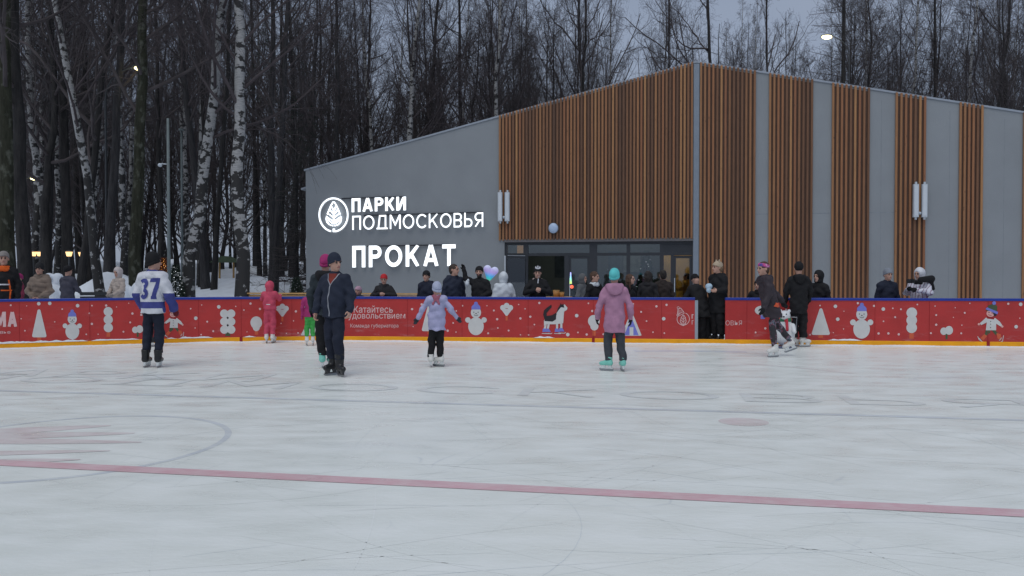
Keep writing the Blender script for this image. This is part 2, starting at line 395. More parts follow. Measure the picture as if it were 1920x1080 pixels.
def ice_nodes(N, L, b, tint=None, tintfac=None):
    co = N.new("ShaderNodeTexCoord").outputs['Object']
    big = nnoise(N, L, co, .35, 4); c = ramp(N, L, big, [(.3, (.775, .815, .780)), (.5, (.80, .835, .797)), (.72, (.825, .852, .808))])
    med = nnoise(N, L, co, 1.6, 6, (1, 2.6, 1), .3); c = mixc(N, L, ramp(N, L, med, [(.42, (0, 0, 0)), (.68, (.3, .3, .3))]), c, (.87, .885, .885))
    # snow streaks dragged by blades, in two directions
    for st, ro, sc, lo, hi, k in (((.35, 6, 1), .15, 2.2, .60, .76, .22), ((5, .3, 1), .5, 1.7, .63, .76, .3), ((.5, 9, 1), -.7, 1.5, .63, .74, .28)):
        s_ = nnoise(N, L, co, sc, 7, st, ro, .65); c = mixc(N, L, ramp(N, L, s_, [(lo, (0, 0, 0)), (hi, (k, k, k))]), c, (.90, .91, .91))
    d_ = nnoise(N, L, co, 2.4, 7, (.45, 3.2, 1), -.16, .7); c = mixc(N, L, ramp(N, L, d_, [(.60, (0, 0, 0)), (.80, (.22, .22, .22))]), c, (.64, .70, .74))
    # fine skate cuts: thin dark voronoi-edge arcs
    vo = N.new("ShaderNodeTexVoronoi"); vo.feature = 'DISTANCE_TO_EDGE'; vo.inputs['Scale'].default_value = .55
    mp_ = N.new("ShaderNodeMapping"); mp_.inputs['Scale'].default_value = (1, .55, 1); mp_.inputs['Rotation'].default_value = (0, 0, .4)
    wob = N.new("ShaderNodeTexNoise"); wob.inputs['Scale'].default_value = .8; L.new(co, wob.inputs[0])
    ad = N.new("ShaderNodeVectorMath"); ad.operation = 'ADD'; L.new(co, ad.inputs[0]); L.new(wob.outputs['Color'], ad.inputs[1])
    L.new(ad.outputs[0], mp_.inputs[0]); L.new(mp_.outputs[0], vo.inputs[0])
    edge = ramp(N, L, vo.outputs['Distance'], [(.0, (1, 1, 1)), (.006, (0, 0, 0))])
    brk = ramp(N, L, nnoise(N, L, co, 1.1, 3), [(.55, (0, 0, 0)), (.66, (.35, .35, .35))])
    mm = mixc(N, L, 1.0, edge, brk, 'MULTIPLY'); c = mixc(N, L, mm, c, (.45, .5, .56))
    # faint old rubbed paint
    pk = nnoise(N, L, co, .5, 4, (1, 1.6, 1), .8); c = mixc(N, L, ramp(N, L, pk, [(.62, (0, 0, 0)), (.76, (.3, .3, .3))]), c, (.66, .70, .75))
    if tint is not None:
        f1 = nnoise(N, L, co, 3.5, 6); f2 = nnoise(N, L, co, 30, 4, (.3, 3, 1), .2)
        lo, hi = tintfac
        fac = mixc(N, L, .5, ramp(N, L, f1, [(.3, (lo,) * 3), (.65, (hi,) * 3)]), ramp(N, L, f2, [(.35, (lo,) * 3), (.6, (hi,) * 3)]))
        c = mixc(N, L, fac, c, tint)
    L.new(c, b.inputs['Base Color'])
    L.new(ramp(N, L, med, [(.3, (.22,) * 3), (.7, (.5,) * 3)]), b.inputs['Roughness'])
    b.inputs['Specular IOR Level'].default_value = .35
    bp = N.new("ShaderNodeBump"); bp.inputs['Strength'].default_value = .25; bp.inputs['Distance'].default_value = .01
    L.new(nnoise(N, L, co, 14, 8, (1, 2, 1), .3), bp.inputs['Height']); L.new(bp.outputs[0], b.inputs['Normal'])
ice_nodes(N, L, b)
def icemark(name, tint, lo, hi):
    m = bpy.data.materials.new(name); t, b = nodes_of(m); ice_nodes(t.nodes, t.links, b, tint, (lo, hi)); return m
m_red = icemark("ice_red_line", (.64, .27, .34), .40, .78)
m_blue = icemark("ice_blue_line", (.34, .40, .54), .08, .50)
m_pink = icemark("ice_pink", (.60, .40, .43), .12, .60)
m_txt = icemark("ice_lettering", (.42, .46, .52), .0, .34)
m_txt2 = icemark("ice_lettering_worn", (.45, .48, .56), .0, .24)
# ice sheet: inside the boards, big rounded outline behind the camera
ip = [tuple(p) for p in BP]; ip = ip + [(24, -26), (-14, -26)]
obj('ice', ([(x, y, 0) for x, y in ip], [tuple(range(len(ip)))[::-1]]), m_ice); ice = bpy.data.objects['ice']; tag(ice, kind='structure')
ice['label'] = 'pale scratched ice of the skating rink'
ang = math.atan2(ground(1920, 787)[1] - ground(0, 732)[1], ground(1920, 787)[0] - ground(0, 732)[0])
RD = np.array([math.cos(ang), math.sin(ang)]); RNn = np.array([-RD[1], RD[0]])
def stripe(name, a, b_, wdt, m, z, lab):
    a = np.array(a); b_ = np.array(b_); d = (b_ - a) / np.linalg.norm(b_ - a); n = np.array([-d[1], d[0]]) * wdt / 2
    k = 60; V = []; F = []
    for i in range(k + 1):
        p = a + (b_ - a) * i / k; V += [(*(p - n), z), (*(p + n), z)]
        if i: F.append((2 * i - 2, 2 * i, 2 * i + 1, 2 * i - 1))
    o = obj(name, (V, F), m); tag(o, lab, kind='structure'); return o
def extend(p, q, k0, k1): p = np.array(p[:2]); q = np.array(q[:2]); d = q - p; return p - d * k0, q + d * k1
a_, b_ = extend(ground(0, 868), ground(1920, 963), .5, .8); stripe('red_line', a_, b_, .165, m_red, .0035, 'wide faded red line across the near ice')
a_, b_ = extend(ground(0, 732.5), ground(1920, 788), .3, .5); stripe('blue_line', a_, b_, .10, m_blue, .002, 'thin grey-blue line across the middle of the ice')
def flat2(name, V2, F, mp, m, lab=None, z=.004):
    V = [(*mp(*v), z) for v in V2]; o = obj(name, (V, [tuple(f) for f in F]), m); tag(o, lab, kind='structure'); return o
cc = np.array([-3.93, 6.83])
V, F = ribbon([(cc[0] + 1.33 * math.cos(a), cc[1] + 1.33 * math.sin(a)) for a in np.linspace(0, 2 * math.pi, 72, endpoint=False)], .06, True)
flat2('emblem_ring', V, F, lambda x, y: (x, y), m_blue, 'thin blue ring painted under the ice', .0012)
# leaf fingers of the painted emblem
LV = []; LF = []
def blade(p0, p1, w0):
    p0 = np.array(p0); p1 = np.array(p1); d = p1 - p0; n = np.array([-d[1], d[0]]) / np.linalg.norm(d); b0 = len(LV); k = 8
    for i in range(k + 1):
        t_ = i / k; ww = w0 / 2 * (1 - .85 * t_ ** 2.2); p = p0 + d * t_; zb_ = .0018 + .0003 * (b0 // 18); LV.append((*(p - n * ww), zb_)); LV.append((*(p + n * ww), zb_))
        if i: LF.append((b0 + 2 * i - 2, b0 + 2 * i, b0 + 2 * i + 1, b0 + 2 * i - 1))
for (x0, y0, x1, y1, ww) in [(-40, 812, 208, 798, .34), (-40, 819, 252, 812.5, .30), (-40, 827, 265, 829.5, .24), (-40, 851, 206, 845.5, .17), (-60, 868, 150, 862, .20)]:
    blade(ground(x0, y0)[:2], ground(x1, y1)[:2], ww)
tag(obj('emblem_leaf', (LV, LF), m_pink), 'faded pink leaf fingers painted under the ice inside the ring', kind='structure')
c0 = ground(1394, 791)[:2]
V = [(c0[0] + .25 * math.cos(a), c0[1] + .22 * math.sin(a)) for a in np.linspace(0, 2 * math.pi, 28, endpoint=False)]
flat2('face_off_spot', V, [tuple(range(28))], lambda x, y: (x, y), m_pink, 'small faded pink spot on the ice', .0015)
# lettering under the ice
def icetext(s, xr, yb, wid, hei, m, lab, t_=.10, gap=.2):
    o0 = ground(*[xr, yb])[:2] - RD * wid; vs = []; fs = []
    for ls in layout(s, t_, gap):
        for k_, (V, F) in enumerate(ls):
            b0 = len(vs); vs += [(*(o0 + RD * u * wid + RNn * v * hei), .003 + .0006 * k_) for u, v in V]; fs += [tuple(i + b0 for i in f) for f in F]
    tag(obj('ice_lettering', (vs, fs), m), lab, kind='structure')
icetext("ПОДМОСКОВЬЯ", 1965, 768, 14.4, .66, m_txt, 'faded stretched grey lettering painted under the ice beyond the blue line')
icetext("ПАРКИ", 470, 716, 5.6, .8, m_txt2, 'very faded letters on the far left ice', .12)
V, F = ribbon([tuple(ground(x, y)[:2]) for x, y in [(1345, 686), (1420, 683), (1500, 690), (1600, 700)]], .10); flat2('rubbed_arc', V, F, lambda x, y: (x, y), icemark("ice_pink2", (.55, .3, .36), 0, .3), 'faint pink arc rubbed on the ice', .001)
V, F = ribbon([tuple(ground(x, y)[:2]) for x, y in [(1190, 658.5), (1290, 658), (1400, 660)]], .28); flat2('rubbed_patch', V, F, lambda x, y: (x, y), icemark("ice_blue2", (.35, .42, .66), 0, .5), 'faint blue patch in the ice by the gate', .001)

# ---- blade cuts: hundreds of thin crossing arcs nobody could count
def cuts(n, name, m, seed, z, wmin, wmax, lab, reach=12.5):
    rg = np.random.default_rng(seed); V = []; F = []
    for _ in range(n):
        Yc = 3.2 + reach * rg.random() ** 1.1; Xc = (rg.random() * 2.3 - 1.15) * .68 * Yc; a = rg.normal(ang, .55) if rg.random() < .75 else rg.uniform(0, 3.14); rr = rg.uniform(1.5, 12) * rg.choice([-1, 1]); Ls = rg.uniform(.3, 2.6); k = 12; w0 = rg.uniform(wmin, wmax); b0 = len(V)
        x, y = Xc, Yc
        for i in range(k + 1):
            w_ = w0 * math.sin(math.pi * (i + .3) / (k + .6)) ** .5; n_ = np.array([-math.sin(a), math.cos(a)]) * w_ / 2; V += [(x - n_[0], y - n_[1], z), (x + n_[0], y + n_[1], z)]
            if i: F.append((b0 + 2 * i - 2, b0 + 2 * i, b0 + 2 * i + 1, b0 + 2 * i - 1))
            x += math.cos(a) * Ls / k; y += math.sin(a) * Ls / k; a += Ls / k / rr
    V = np.array(V); keep = V[:, 1] < 15.2; F = [f for f in F if keep[list(f)].all()]
    tag(obj(name, (V, F), m), lab, kind='stuff')
cuts(230, 'blade_cuts', icemark("cut_white", (.89, .915, .91), .15, .55), 5, .0009, .004, .011, 'pale shaved skate cuts crossing the ice')
cuts(60, 'blade_cuts', icemark("cut_dark", (.54, .61, .66), .08, .55), 9, .0006, .003, .007, 'thin dark skate cuts crossing the ice', 8)

# ---- snowy ground
m_snow = mat("snow", (.74, .79, .85), .8, .10, 1.2, .5, 9)
GX = np.concatenate([np.linspace(-260, -42, 22), np.linspace(-40, 40, 161), np.linspace(42, 260, 22)]); GY = np.concatenate([np.linspace(-30, 8, 12), np.linspace(9, 60, 103), np.linspace(62, 130, 35), np.linspace(140, 400, 10)])
def terrain(x, y):
    x = np.asarray(x, float); y = np.asarray(y, float)
    lft = 1 - sstep(-10.5, -7.8, x)
    h = 1.22 * sstep(22, 38, y) * lft + 1.22 * sstep(44, 56, y) * (1 - lft)
    h = h + 1.7 * sstep(38, 80, y) + 3 * sstep(110, 300, y)
    amp = sstep(19.5, 24, y) * (lft + (1 - lft) * sstep(42, 50, y))
    n_ = .12 * np.sin(x * .9 + 1.3 * np.sin(y * .5)) + .09 * np.sin(y * .8 + x * .45 + 2) + .05 * np.sin(x * 2.3 + y * 1.9)
    h = h + n_ * amp
    for (bx, by, r_, hh) in BANKS: h = h + hh * np.exp(-(((x - bx) / r_) ** 2 + ((y - by) / (r_ * .8)) ** 2) ** 1.5) * (y > 18.5)
    return h - .02
BANKS = [(*onY(172, 540, 26.5)[:2], 1.1, 1.0), (*onY(105, 530, 25)[:2], .7, 1.0), (*onY(250, 540, 27)[:2], 1.2, .8), (*onY(500, 540, 26)[:2], 1.7, .35), (*onY(36, 540, 24)[:2], .6, .8), (*onY(440, 540, 30)[:2], 1.5, .25)]
XX, YY = np.meshgrid(GX, GY, indexing='ij'); ZZ = terrain(XX, YY)
ni, nj = XX.shape; I = np.arange(ni * nj).reshape(ni, nj)
# keep the snow below the ice inside the rink
ins = (YY < 14.5) & (XX > -14) & (XX < 24); ZZ[ins] = -.06
near_b = (~ins) & (YY < 19.0)
for i, j in np.argwhere((YY < 19.5) & (YY > 6) & ~ins):
    d = np.hypot(BP[:, 0] - XX[i, j], BP[:, 1] - YY[i, j]); q = d.argmin()
    if (np.array([XX[i, j], YY[i, j]]) - BP[q]) @ BN[q] > -.1: ZZ[i, j] = -.06
tag(obj('snow_ground', (np.stack([XX, YY, ZZ], -1).reshape(-1, 3), np.stack([I[:-1, :-1], I[1:, :-1], I[1:, 1:], I[:-1, 1:]], -1).reshape(-1, 4)), m_snow, smooth=True), 'snow covered park ground under the trees', kind='structure')

# ================================================================== RINK BOARDS
m_bred = mat("board_red", srgb(180, 54, 53), .38, .10, 2.5, .05, 30, spec=.4)
_t, _b = nodes_of(m_bred); _N = _t.nodes; _L = _t.links; _c = _b.inputs['Base Color'].links[0].from_socket; _co = _N.new("ShaderNodeTexCoord").outputs['Object']
_s = _N.new("ShaderNodeSeparateXYZ"); _L.new(_co, _s.inputs[0]); _r = ramp(_N, _L, _s.outputs[2], [(.12, (1, 1, 1)), (.40, (.22, .22, .22)), (.9, (.10, .10, .10))]); _n = ramp(_N, _L, nnoise(_N, _L, _co, 3.2, 8, (.5, .5, 2.2), 0, .75), [(.55, (0, 0, 0)), (.75, (.8, .8, .8))])
_L.new(mixc(_N, _L, mixc(_N, _L, 1.0, _r, _n, 'MULTIPLY'), _c, (.50, .34, .35)), _b.inputs['Base Color'])
m_white = mat("print_white", srgb(206, 207, 206), .45, .05, 8)
m_pinkw = mat("print_pale_pink", srgb(222, 190, 190), .5, .05)
m_bblue = mat("print_blue", srgb(120, 125, 205), .5, .06)
m_trunk = mat("print_terracotta", srgb(205, 95, 62), .5, .06)
m_green = mat("print_green", srgb(72, 88, 62), .5, .08)
m_black = mat("print_black", srgb(38, 34, 40), .5, .08)
m_skin_p = mat("print_face", srgb(225, 170, 165), .5, .04)
m_dred = mat("print_dark_red", srgb(150, 25, 30), .5, .05)
BM = [m_bred, m_white, m_pinkw, m_bblue, m_trunk, m_green, m_black, m_skin_p, m_dred]
RED, WHT, PNK, BLU, TRK, GRN, BLK, SKN, DRD = range(9)
m_cap = mat("rail_blue", srgb(26, 54, 148), .35, .12, 6)
m_yel = mat("kick_yellow", srgb(243, 168, 12), .4, .10, 4)
m_grey = mat("post_grey", srgb(150, 160, 170), .45, .08)
boards = tag(empty('rink_boards', b_at(b_s(960), 0, 0)), 'long red printed rink boards with blue top rail and yellow kick plate', 'rink boards')
boff = Vector(boards.location)
def sweep(mb, s0, s1, prof, mi=0, step=.25):
    """closed profile [(off,z)...] swept along the board line"""
    n = max(2, int((s1 - s0) / step) + 1); k = len(prof); vs = []; fs = []
    for i in range(n):
        s = s0 + (s1 - s0) * i / (n - 1)
        for (o_, z_) in prof: vs.append(Vector(b_at(s, o_, z_)) - boff)
    for i in range(n - 1):
        for j in range(k): fs.append((i * k + j, i * k + (j + 1) % k, (i + 1) * k + (j + 1) % k, (i + 1) * k + j))
    fs.append(tuple(range(k))[::-1]); fs.append(tuple((n - 1) * k + j for j in range(k)))
    mb.add(vs, fs, mi)
gs0, gs1 = b_s(1305.5), b_s(1360)
KZ = .115
class Panel(MB):
    ly = 0
    def lay(s): s.ly += 1; return .003 + .0004 * s.ly
    def poly(s, pts, mi):
        o_ = s.lay(); s.add([Vector(b_px(x, y, o_)) - boff for x, y in pts], [tuple(range(len(pts)))], mi)
    def circ(s, x, y, r, mi=WHT, ry=None, n=20):
        ry = ry or r; s.poly([(x + r * math.cos(a), y + ry * math.sin(a)) for a in np.linspace(0, 2 * math.pi, n, endpoint=False)], mi)
    def line(s, pts, wd, mi):
        V, F = ribbon(pts, wd); o_ = s.lay(); s.add([Vector(b_px(x, y, o_)) - boff for x, y in V], F, mi)
    def text(s, st, x0, y0, x1, y1, mi, bold=.0, sk=0):
        V, F = text2d(st, bold, 3); o_ = s.lay()
        s.add([Vector(b_px(x0 + (x1 - x0) * u, y1 + (y0 - y1) * v + sk * u, o_)) - boff for u, v in V], F, mi)
    def rtri(s, x, yt, yb, w_, mi=WHT):   # rounded tree triangle
        pts = []
        r = 3.0
        for (cx_, cy_, a0, a1) in ((x, yt + r, math.pi * 1.1, math.pi * 1.9), (x + w_ / 2 - r, yb - r, -.25, math.pi * .5), (x - w_ / 2 + r, yb - r, math.pi * .5, math.pi * 1.08)):
            pts += [(cx_ + r * math.cos(a), cy_ + r * math.sin(a)) for a in np.linspace(a0, a1, 5)]
        s.poly(pts, mi)
    def snowman(s, x, k, yb, hat=True):
        s.circ(x, yb - 15 * k, 13 * k, ry=15 * k, n=28); s.circ(x - 13.5 * k, yb - 25.5 * k, 4.6 * k); s.circ(x + 13.5 * k, yb - 25.5 * k, 4.6 * k)
        hy = yb - 38 * k; s.circ(x, hy, 8.6 * k, ry=9.4 * k)
        s.poly([(x - 7.6 * k, hy - 5 * k), (x - 7.2 * k, hy - 10 * k), (x - 4 * k, hy - 13.5 * k), (x + 4 * k, hy - 13.5 * k), (x + 7.2 * k, hy - 10 * k), (x + 7.6 * k, hy - 5 * k)], BLU); s.circ(x, hy - 15 * k, 3.2 * k, BLU, n=12)
        for dx in (-3.6, 3.6): s.circ(x + dx * k, hy - .5 * k, .9 * k, BLK, n=8)
        s.circ(x + .2 * k, hy + 1.8 * k, 1.1 * k, BLK, n=8)
        s.line([(x - 3.4 * k, hy + 3.6 * k), (x - 1.2 * k, hy + 5.2 * k), (x + 1.6 * k, hy + 5.2 * k), (x + 3.6 * k, hy + 3.8 * k)], .7 * k, BLK)
    def lobes3(s, x, y0, y1, r, yt): 
        s.poly([(x - r * .4, y1), (x + r * .4, y1), (x + r * .4, yt), (x - r * .4, yt)], TRK)
        for i in range(3): s.circ(x, y0 + r + (y1 - y0 - 2 * r) * i / 2, r, n=24)
    def mush(s, x, y, k):
        s.poly([(x - 2 * k, y), (x + 2 * k, y), (x + 1.8 * k, y + 14 * k), (x - 1.8 * k, y + 14 * k)], GRN); s.circ(x - 5 * k, y, 6 * k, ry=6.5 * k); s.circ(x + 4 * k, y - 1.5 * k, 7 * k, ry=7.6 * k)
    def tulip(s, x, y, k):
        s.poly([(x - 2 * k, y + 14 * k), (x + 2 * k, y + 14 * k), (x + 2 * k, y + 25 * k), (x - 2 * k, y + 25 * k)], TRK)
        s.poly([(x - 11 * k, y + 3 * k), (x + 11 * k, y + 3 * k), (x + 1.5 * k, y + 16 * k), (x - 1.5 * k, y + 16 * k)], WHT)
        for dx, dy in ((-7, 1), (0, -3), (7, 1)): s.circ(x + dx * k, y + dy * k, 5.2 * k, n=16)
    def skater(s, x, y, k, fl=1):
        P = lambda pts: [(x + fl * a * k, y + b_ * k) for a, b_ in pts]
        s.poly(P([(-10, 31), (-2, 30), (0, 36), (-13, 45)]), GRN); s.poly(P([(2, 30), (9, 30), (17, 38), (11, 41)]), GRN)
        s.poly(P([(-13, 39), (-7, 43), (-15, 53), (-21, 47)]), TRK); s.poly(P([(13, 37), (22, 39), (24, 53), (15, 48)]), TRK)
        s.line(P([(-27, 44), (-24, 51), (-14, 57)]), 1.3 * k, WHT); s.line(P([(-25, 47), (-19, 53)]), 1.2 * k, WHT); s.line(P([(20, 57), (26, 54), (28, 42)]), 1.3 * k, WHT); s.line(P([(19, 53), (24, 47)]), 1.2 * k, WHT)
        s.poly(P([(-10, 4), (10, 5), (20, 13), (25, 20), (22, 23), (12, 17), (12, 31), (-10, 31), (-8, 14), (-20, 20), (-23, 16), (-12, 6)]), WHT)
        s.poly(P([(-8, 3), (8, 5), (7, 8), (-8, 6)]), DRD); s.circ(x + fl * -25 * k, y + 18 * k, 2.5 * k, SKN, n=10); s.circ(x + fl * 25 * k, y + 23 * k, 2.5 * k, SKN, n=10)
        s.circ(x + fl * 0 * k, y - 5 * k, 9 * k, SKN, ry=7.5 * k); s.poly(P([(4, -10), (14, -8), (12, 0), (7, 1)]), BLK)
        s.poly(P([(-10, -11), (-5, -22), (7, -26), (14, -20), (13, -7)]), GRN); s.poly(P([(-11, -14), (-8, -18), (16, -8), (14, -3)]), BLU); s.circ(x + fl * 7 * k, y - 27 * k, 4 * k, BLU, n=14)
        for yy in (12, 18, 25): s.circ(x, y + yy * k, 1.0 * k, BLK, n=8)
        s.line(P([(-6, -6), (-4, -8), (-2, -6)]), .8 * k, BLK); s.line(P([(1, -5), (3, -7), (5, -4)]), .8 * k, BLK); s.line(P([(-5, -3), (-2, -1), (2, -1)]), .8 * k, DRD)
    def house(s, x, yt, yb, w_, inner=True):
        s.poly([(x - 1.5, yt), (x + 1.5, yt), (x + w_ / 2 + 2, yb - 1), (x + w_ / 2, yb), (x - w_ / 2, yb), (x - w_ / 2 - 2, yb - 1)], WHT)
        if inner:
            s.poly([(x, yt + 9), (x + w_ / 2 - 3.5, yb - 1), (x - w_ / 2 + 3.5, yb - 1)], BLU); s.poly([(x - 3.6, yb - 16), (x + 3.6, yb - 16), (x + 3.6, yb), (x - 3.6, yb)], WHT)
PL = Panel(); PR = Panel(); prof = [(0, KZ), (0, .958), (-.05, .958), (-.05, KZ)]
sweep(PL, 0.2, gs0 - .03, prof); sweep(PR, gs1, BS[-1], prof)
used = []
def mark(x, y, r): used.append((x, y, r)); PL.ly = PR.ly = 0

for ls in layout("ЗИМА", .26, .12):
    for V, F in ls: o_ = PL.lay(); PL.add([Vector(b_px(-44 + 76.5 * u, 613 - 28.5 * v, o_)) - boff for u, v in V], F, PNK)
PL.text("Подмосковье", -62, 619.5, 19.5, 627, PNK, .0); mark(5, 605, 30)
PL.circ(22.8, 594, 2.0, DRD, n=8)
PL.poly([(69.5, 630), (77, 630), (77, 638.5), (69.5, 638.5)], TRK); PL.rtri(73.5, 580, 632.5, 27); mark(73, 607, 26)
PL.snowman(135.5, 1.0, 636.5); mark(135, 606, 28)
PL.lobes3(203, 575.5, 623, 8.6, 631.5); mark(203, 603, 26)
PL.mush(258, 618.5, .95); mark(258, 620, 16)
PL.skater(325, 593, .70, 1); mark(325, 597, 34)
PL.poly([(424, 619), (430, 619), (432, 630), (422, 630)], GRN)
for dx in (-6.5, 6.5):
    for yy in (588, 603, 618): PL.circ(427 + dx, yy, 7.8, n=20)
PL.poly([(420, 583), (434, 583), (434, 623), (420, 623)], WHT)
for yy in (596, 610): PL.poly([(427, yy - 2.6), (429.4, yy), (427, yy + 2.6), (424.6, yy)], BLK)
mark(427, 604, 28)
PL.poly([(477.5, 612), (484, 612), (484, 627.5), (477.5, 627.5)], TRK); PL.circ(480.5, 605, 11, ry=11.8, n=26); PL.circ(480.5, 614.5, 6.5, ry=6.5); mark(480, 607, 18)
PL.tulip(529.5, 577.5, 1.0); mark(529, 583, 20)
PL.house(583, 595, 629, 34, False); mark(583, 612, 20)
PL.text("Катайтесь", 663.5, 573, 736.5, 586.5, PNK, .003); PL.text("с удовольствием", 641, 588.5, 760, 600.5, PNK, .003); PL.text("Команда губернатора", 657, 607, 747, 616, PNK, .0); mark(700, 580, 40); mark(700, 605, 60); mark(660, 600, 30); mark(740, 600, 30)
PL.poly([(801.5, 619), (808, 619), (808, 627), (801.5, 627)], TRK); PL.rtri(804.5, 573, 621, 27); mark(804, 600, 24)
PL.snowman(892.5, 1.12, 628.5); mark(892, 600, 30)
PL.tulip(950, 576, 1.0); mark(950, 582, 20)
# skating cat
for (lx, ly2) in ((1021.5, 620), (1027, 620), (1044.5, 620), (1052.5, 619)):
    PL.line([(lx + (2.5 if lx < 1035 else 0), 604), (lx, ly2 - 3)], 4.0, WHT)
    PL.poly([(lx - 3.6, ly2 - 4), (lx + 1.8, ly2 - 4), (lx + 6, ly2 + 2.5), (lx - 4.6, ly2 + 2.5)], BLU); PL.line([(lx - 5.5, ly2 + 5.2), (lx + 6, ly2 + 5.8), (lx + 8.5, ly2 + 4.2)], 1.2, WHT)
PL.poly([(1020, 601), (1023, 597), (1042, 593), (1052, 574), (1059, 573), (1057, 592), (1056, 606), (1042, 608), (1024, 608), (1020, 611)], WHT)
PL.poly([(1043, 588), (1047, 577), (1052, 571.5), (1059, 571), (1064, 577), (1063, 581), (1058, 584), (1056, 592)], WHT)
PL.poly([(1021, 602), (1022.5, 593), (1035, 591), (1043.5, 586), (1042.5, 599), (1036, 603)], BLK)
PL.poly([(1021.5, 600), (1018.5, 590), (1020, 582), (1026, 576.5), (1034, 571), (1034.5, 576), (1029, 582), (1025, 587), (1025, 596)], BLK)
PL.poly([(1043, 588), (1046, 578), (1050, 572), (1057, 571), (1058, 577), (1052, 576), (1047, 582)], BLK); PL.poly([(1050, 573), (1051, 568.5), (1053.5, 571.5), (1056, 569.5), (1057, 573.5)], BLK)
mark(1038, 598, 32)
PL.poly([(1111, 618), (1117, 618), (1117, 629.5), (1111, 629.5)], TRK); PL.circ(1113.5, 602, 11, ry=11.5, n=26); PL.circ(1114.5, 612, 7.6, ry=7.6); mark(1114, 606, 18)
PL.house(1184, 586, 629.5, 34); mark(1184, 612, 24)
# emblem with a knitted hat next to the gate
PL.line([(1281 + 11.6 * math.cos(a), 598 + 11.8 * math.sin(a)) for a in np.linspace(-1.2, 4.2, 30)], 1.1, PNK)
for sx in (-1, 1):
    PL.line([(1281, 611), (1281 + sx * 4, 607.5), (1281 + sx * 5.6, 602), (1281 + sx * 3.6, 595), (1281 + sx * .4, 590)], 1.0, PNK)
    for yy in (595.5, 600.5, 605.5): PL.line([(1281 + sx * .3, yy + 3.4), (1281 + sx * 4.4, yy - 1)], .9, PNK)
PL.line([(1281, 591), (1281, 611)], .9, PNK)
PL.line([(1270, 590), (1271, 580), (1276, 577.5), (1282, 585)], 1.1, PNK); PL.line([(1268.5, 590.5), (1281, 584.5), (1283, 587), (1270.5, 593.5), (1268.5, 590.5)], .9, PNK); PL.line([(1271.5 + 2.2 * math.cos(a), 577 + 2.2 * math.sin(a)) for a in np.linspace(0, 6.3, 10)], .8, PNK)
for q in range(3): PL.line([(1271.5 + q * 2.6, 589 - q * 1.2), (1272.5 + q * 2.2, 581 - q * .2)], .7, PNK)
PL.line([(1297.5, 608.5), (1297.5, 601), (1300.2, 601)], 1.1, PNK); PL.line([(1297.5, 597.5), (1297.5, 590), (1300.2, 590)], 1.6, PNK)
mark(1283, 594, 22)
PR.text("ОВЬЯ", 1360.5, 601, 1391, 610, PNK, -.01); mark(1376, 605, 22)
PR.poly([(1426, 588), (1434, 588), (1434, 598), (1426, 598)], BLU); PR.circ(1429, 582, 14, ry=9); mark(1430, 586, 20)
PR.poly([(1534.5, 625), (1543.5, 625), (1543.5, 633.5), (1534.5, 633.5)], TRK); PR.rtri(1539, 578, 628, 34); mark(1539, 604, 27)
PR.snowman(1615.5, 1.2, 635); mark(1615, 604, 32)
PR.lobes3(1709.3, 576.5, 624.5, 10, 635); mark(1709, 604, 28)
PR.mush(1775, 621, 1.08); mark(1775, 626, 20)
PR.skater(1857, 592, .88, 1); mark(1857, 602, 42)
PR.house(1965, 590, 640, 40); PR.snowman(2080, 1.35, 648)
def seam(P_, x):
    a = b_s(x); q = [Vector(b_at(a, .0035, z_)) - boff for z_ in (KZ + .01, .95)]; q2 = [Vector(b_at(a + .008, .0035, z_)) - boff for z_ in (KZ + .01, .95)]; P_.add([q[0], q2[0], q2[1], q[1]], [(0, 1, 2, 3)], DRD)
for x in (36, 168, 300, 372, 452, 547, 640, 764, 866, 990, 1112, 1240): seam(PL, x)
for x in (1400, 1508, 1640, 1742, 1852): seam(PR, x)
random.seed(3); dots = []
def free(x, y, r):
    return all((x - a) ** 2 + (y - b_) ** 2 > (c + r + 1.5) ** 2 for a, b_, c in used) and all((x - a) ** 2 + (y - b_) ** 2 > (c + r + 12) ** 2 for a, b_, c in dots)
tries = 0
while len(dots) < 165 and tries < 6000:
    tries += 1; x = random.uniform(-40, 2000); y = random.uniform(568, 628); r = random.choice([1.0, 1.2, 1.5, 1.8, 2.2, 2.2, 3.4])
    if 1256 < x < 1408 or 628 < x < 775: 
        if not (1410 < x): 
            if x > 1258: continue
    if free(x, y, r): dots.append((x, y, r))
for x, y, r in dots: PL.ly = PR.ly = 0; (PL if x < 1300 else PR).circ(x, y, r, PNK if r < 3 else WHT, n=12)
PL.build('panel', BM, boards); PR.build('panel', BM, boards)
q = MB(); capp = [(.014, .958), (.014, 1.0), (.006, 1.01), (-.085, 1.01), (-.092, 1.0), (-.092, .958)]; sweep(q, .2, gs0 - .03, capp); q.build('top_rail', m_cap, boards)
q = MB(); sweep(q, gs1, BS[-1], capp); q.build('top_rail', m_cap, boards)
q = MB(); sweep(q, .2, BS[-1], [(0, -.02), (.016, -.02), (.016, KZ - .008), (.012, KZ), (-.052, KZ - .0005), (-.052, -.02)]); q.build('kick_plate', m_yel, boards)
for x in (452, 1112.5, 1852.5):
    q = MB(); a = b_s(x); sweep(q, a - .03, a + .03, [(.0165, .004), (.021, .004), (.021, KZ + .01), (.0165, KZ + .01)], 0, .03); q.build('red_marker', m_dred, boards)
q = MB()
sweep(q, gs0 - .03, gs0 + .035, [(.006, KZ), (.006, .95), (-.07, .95), (-.07, KZ)], 0, .03); q.build('gate_post', m_grey, boards)
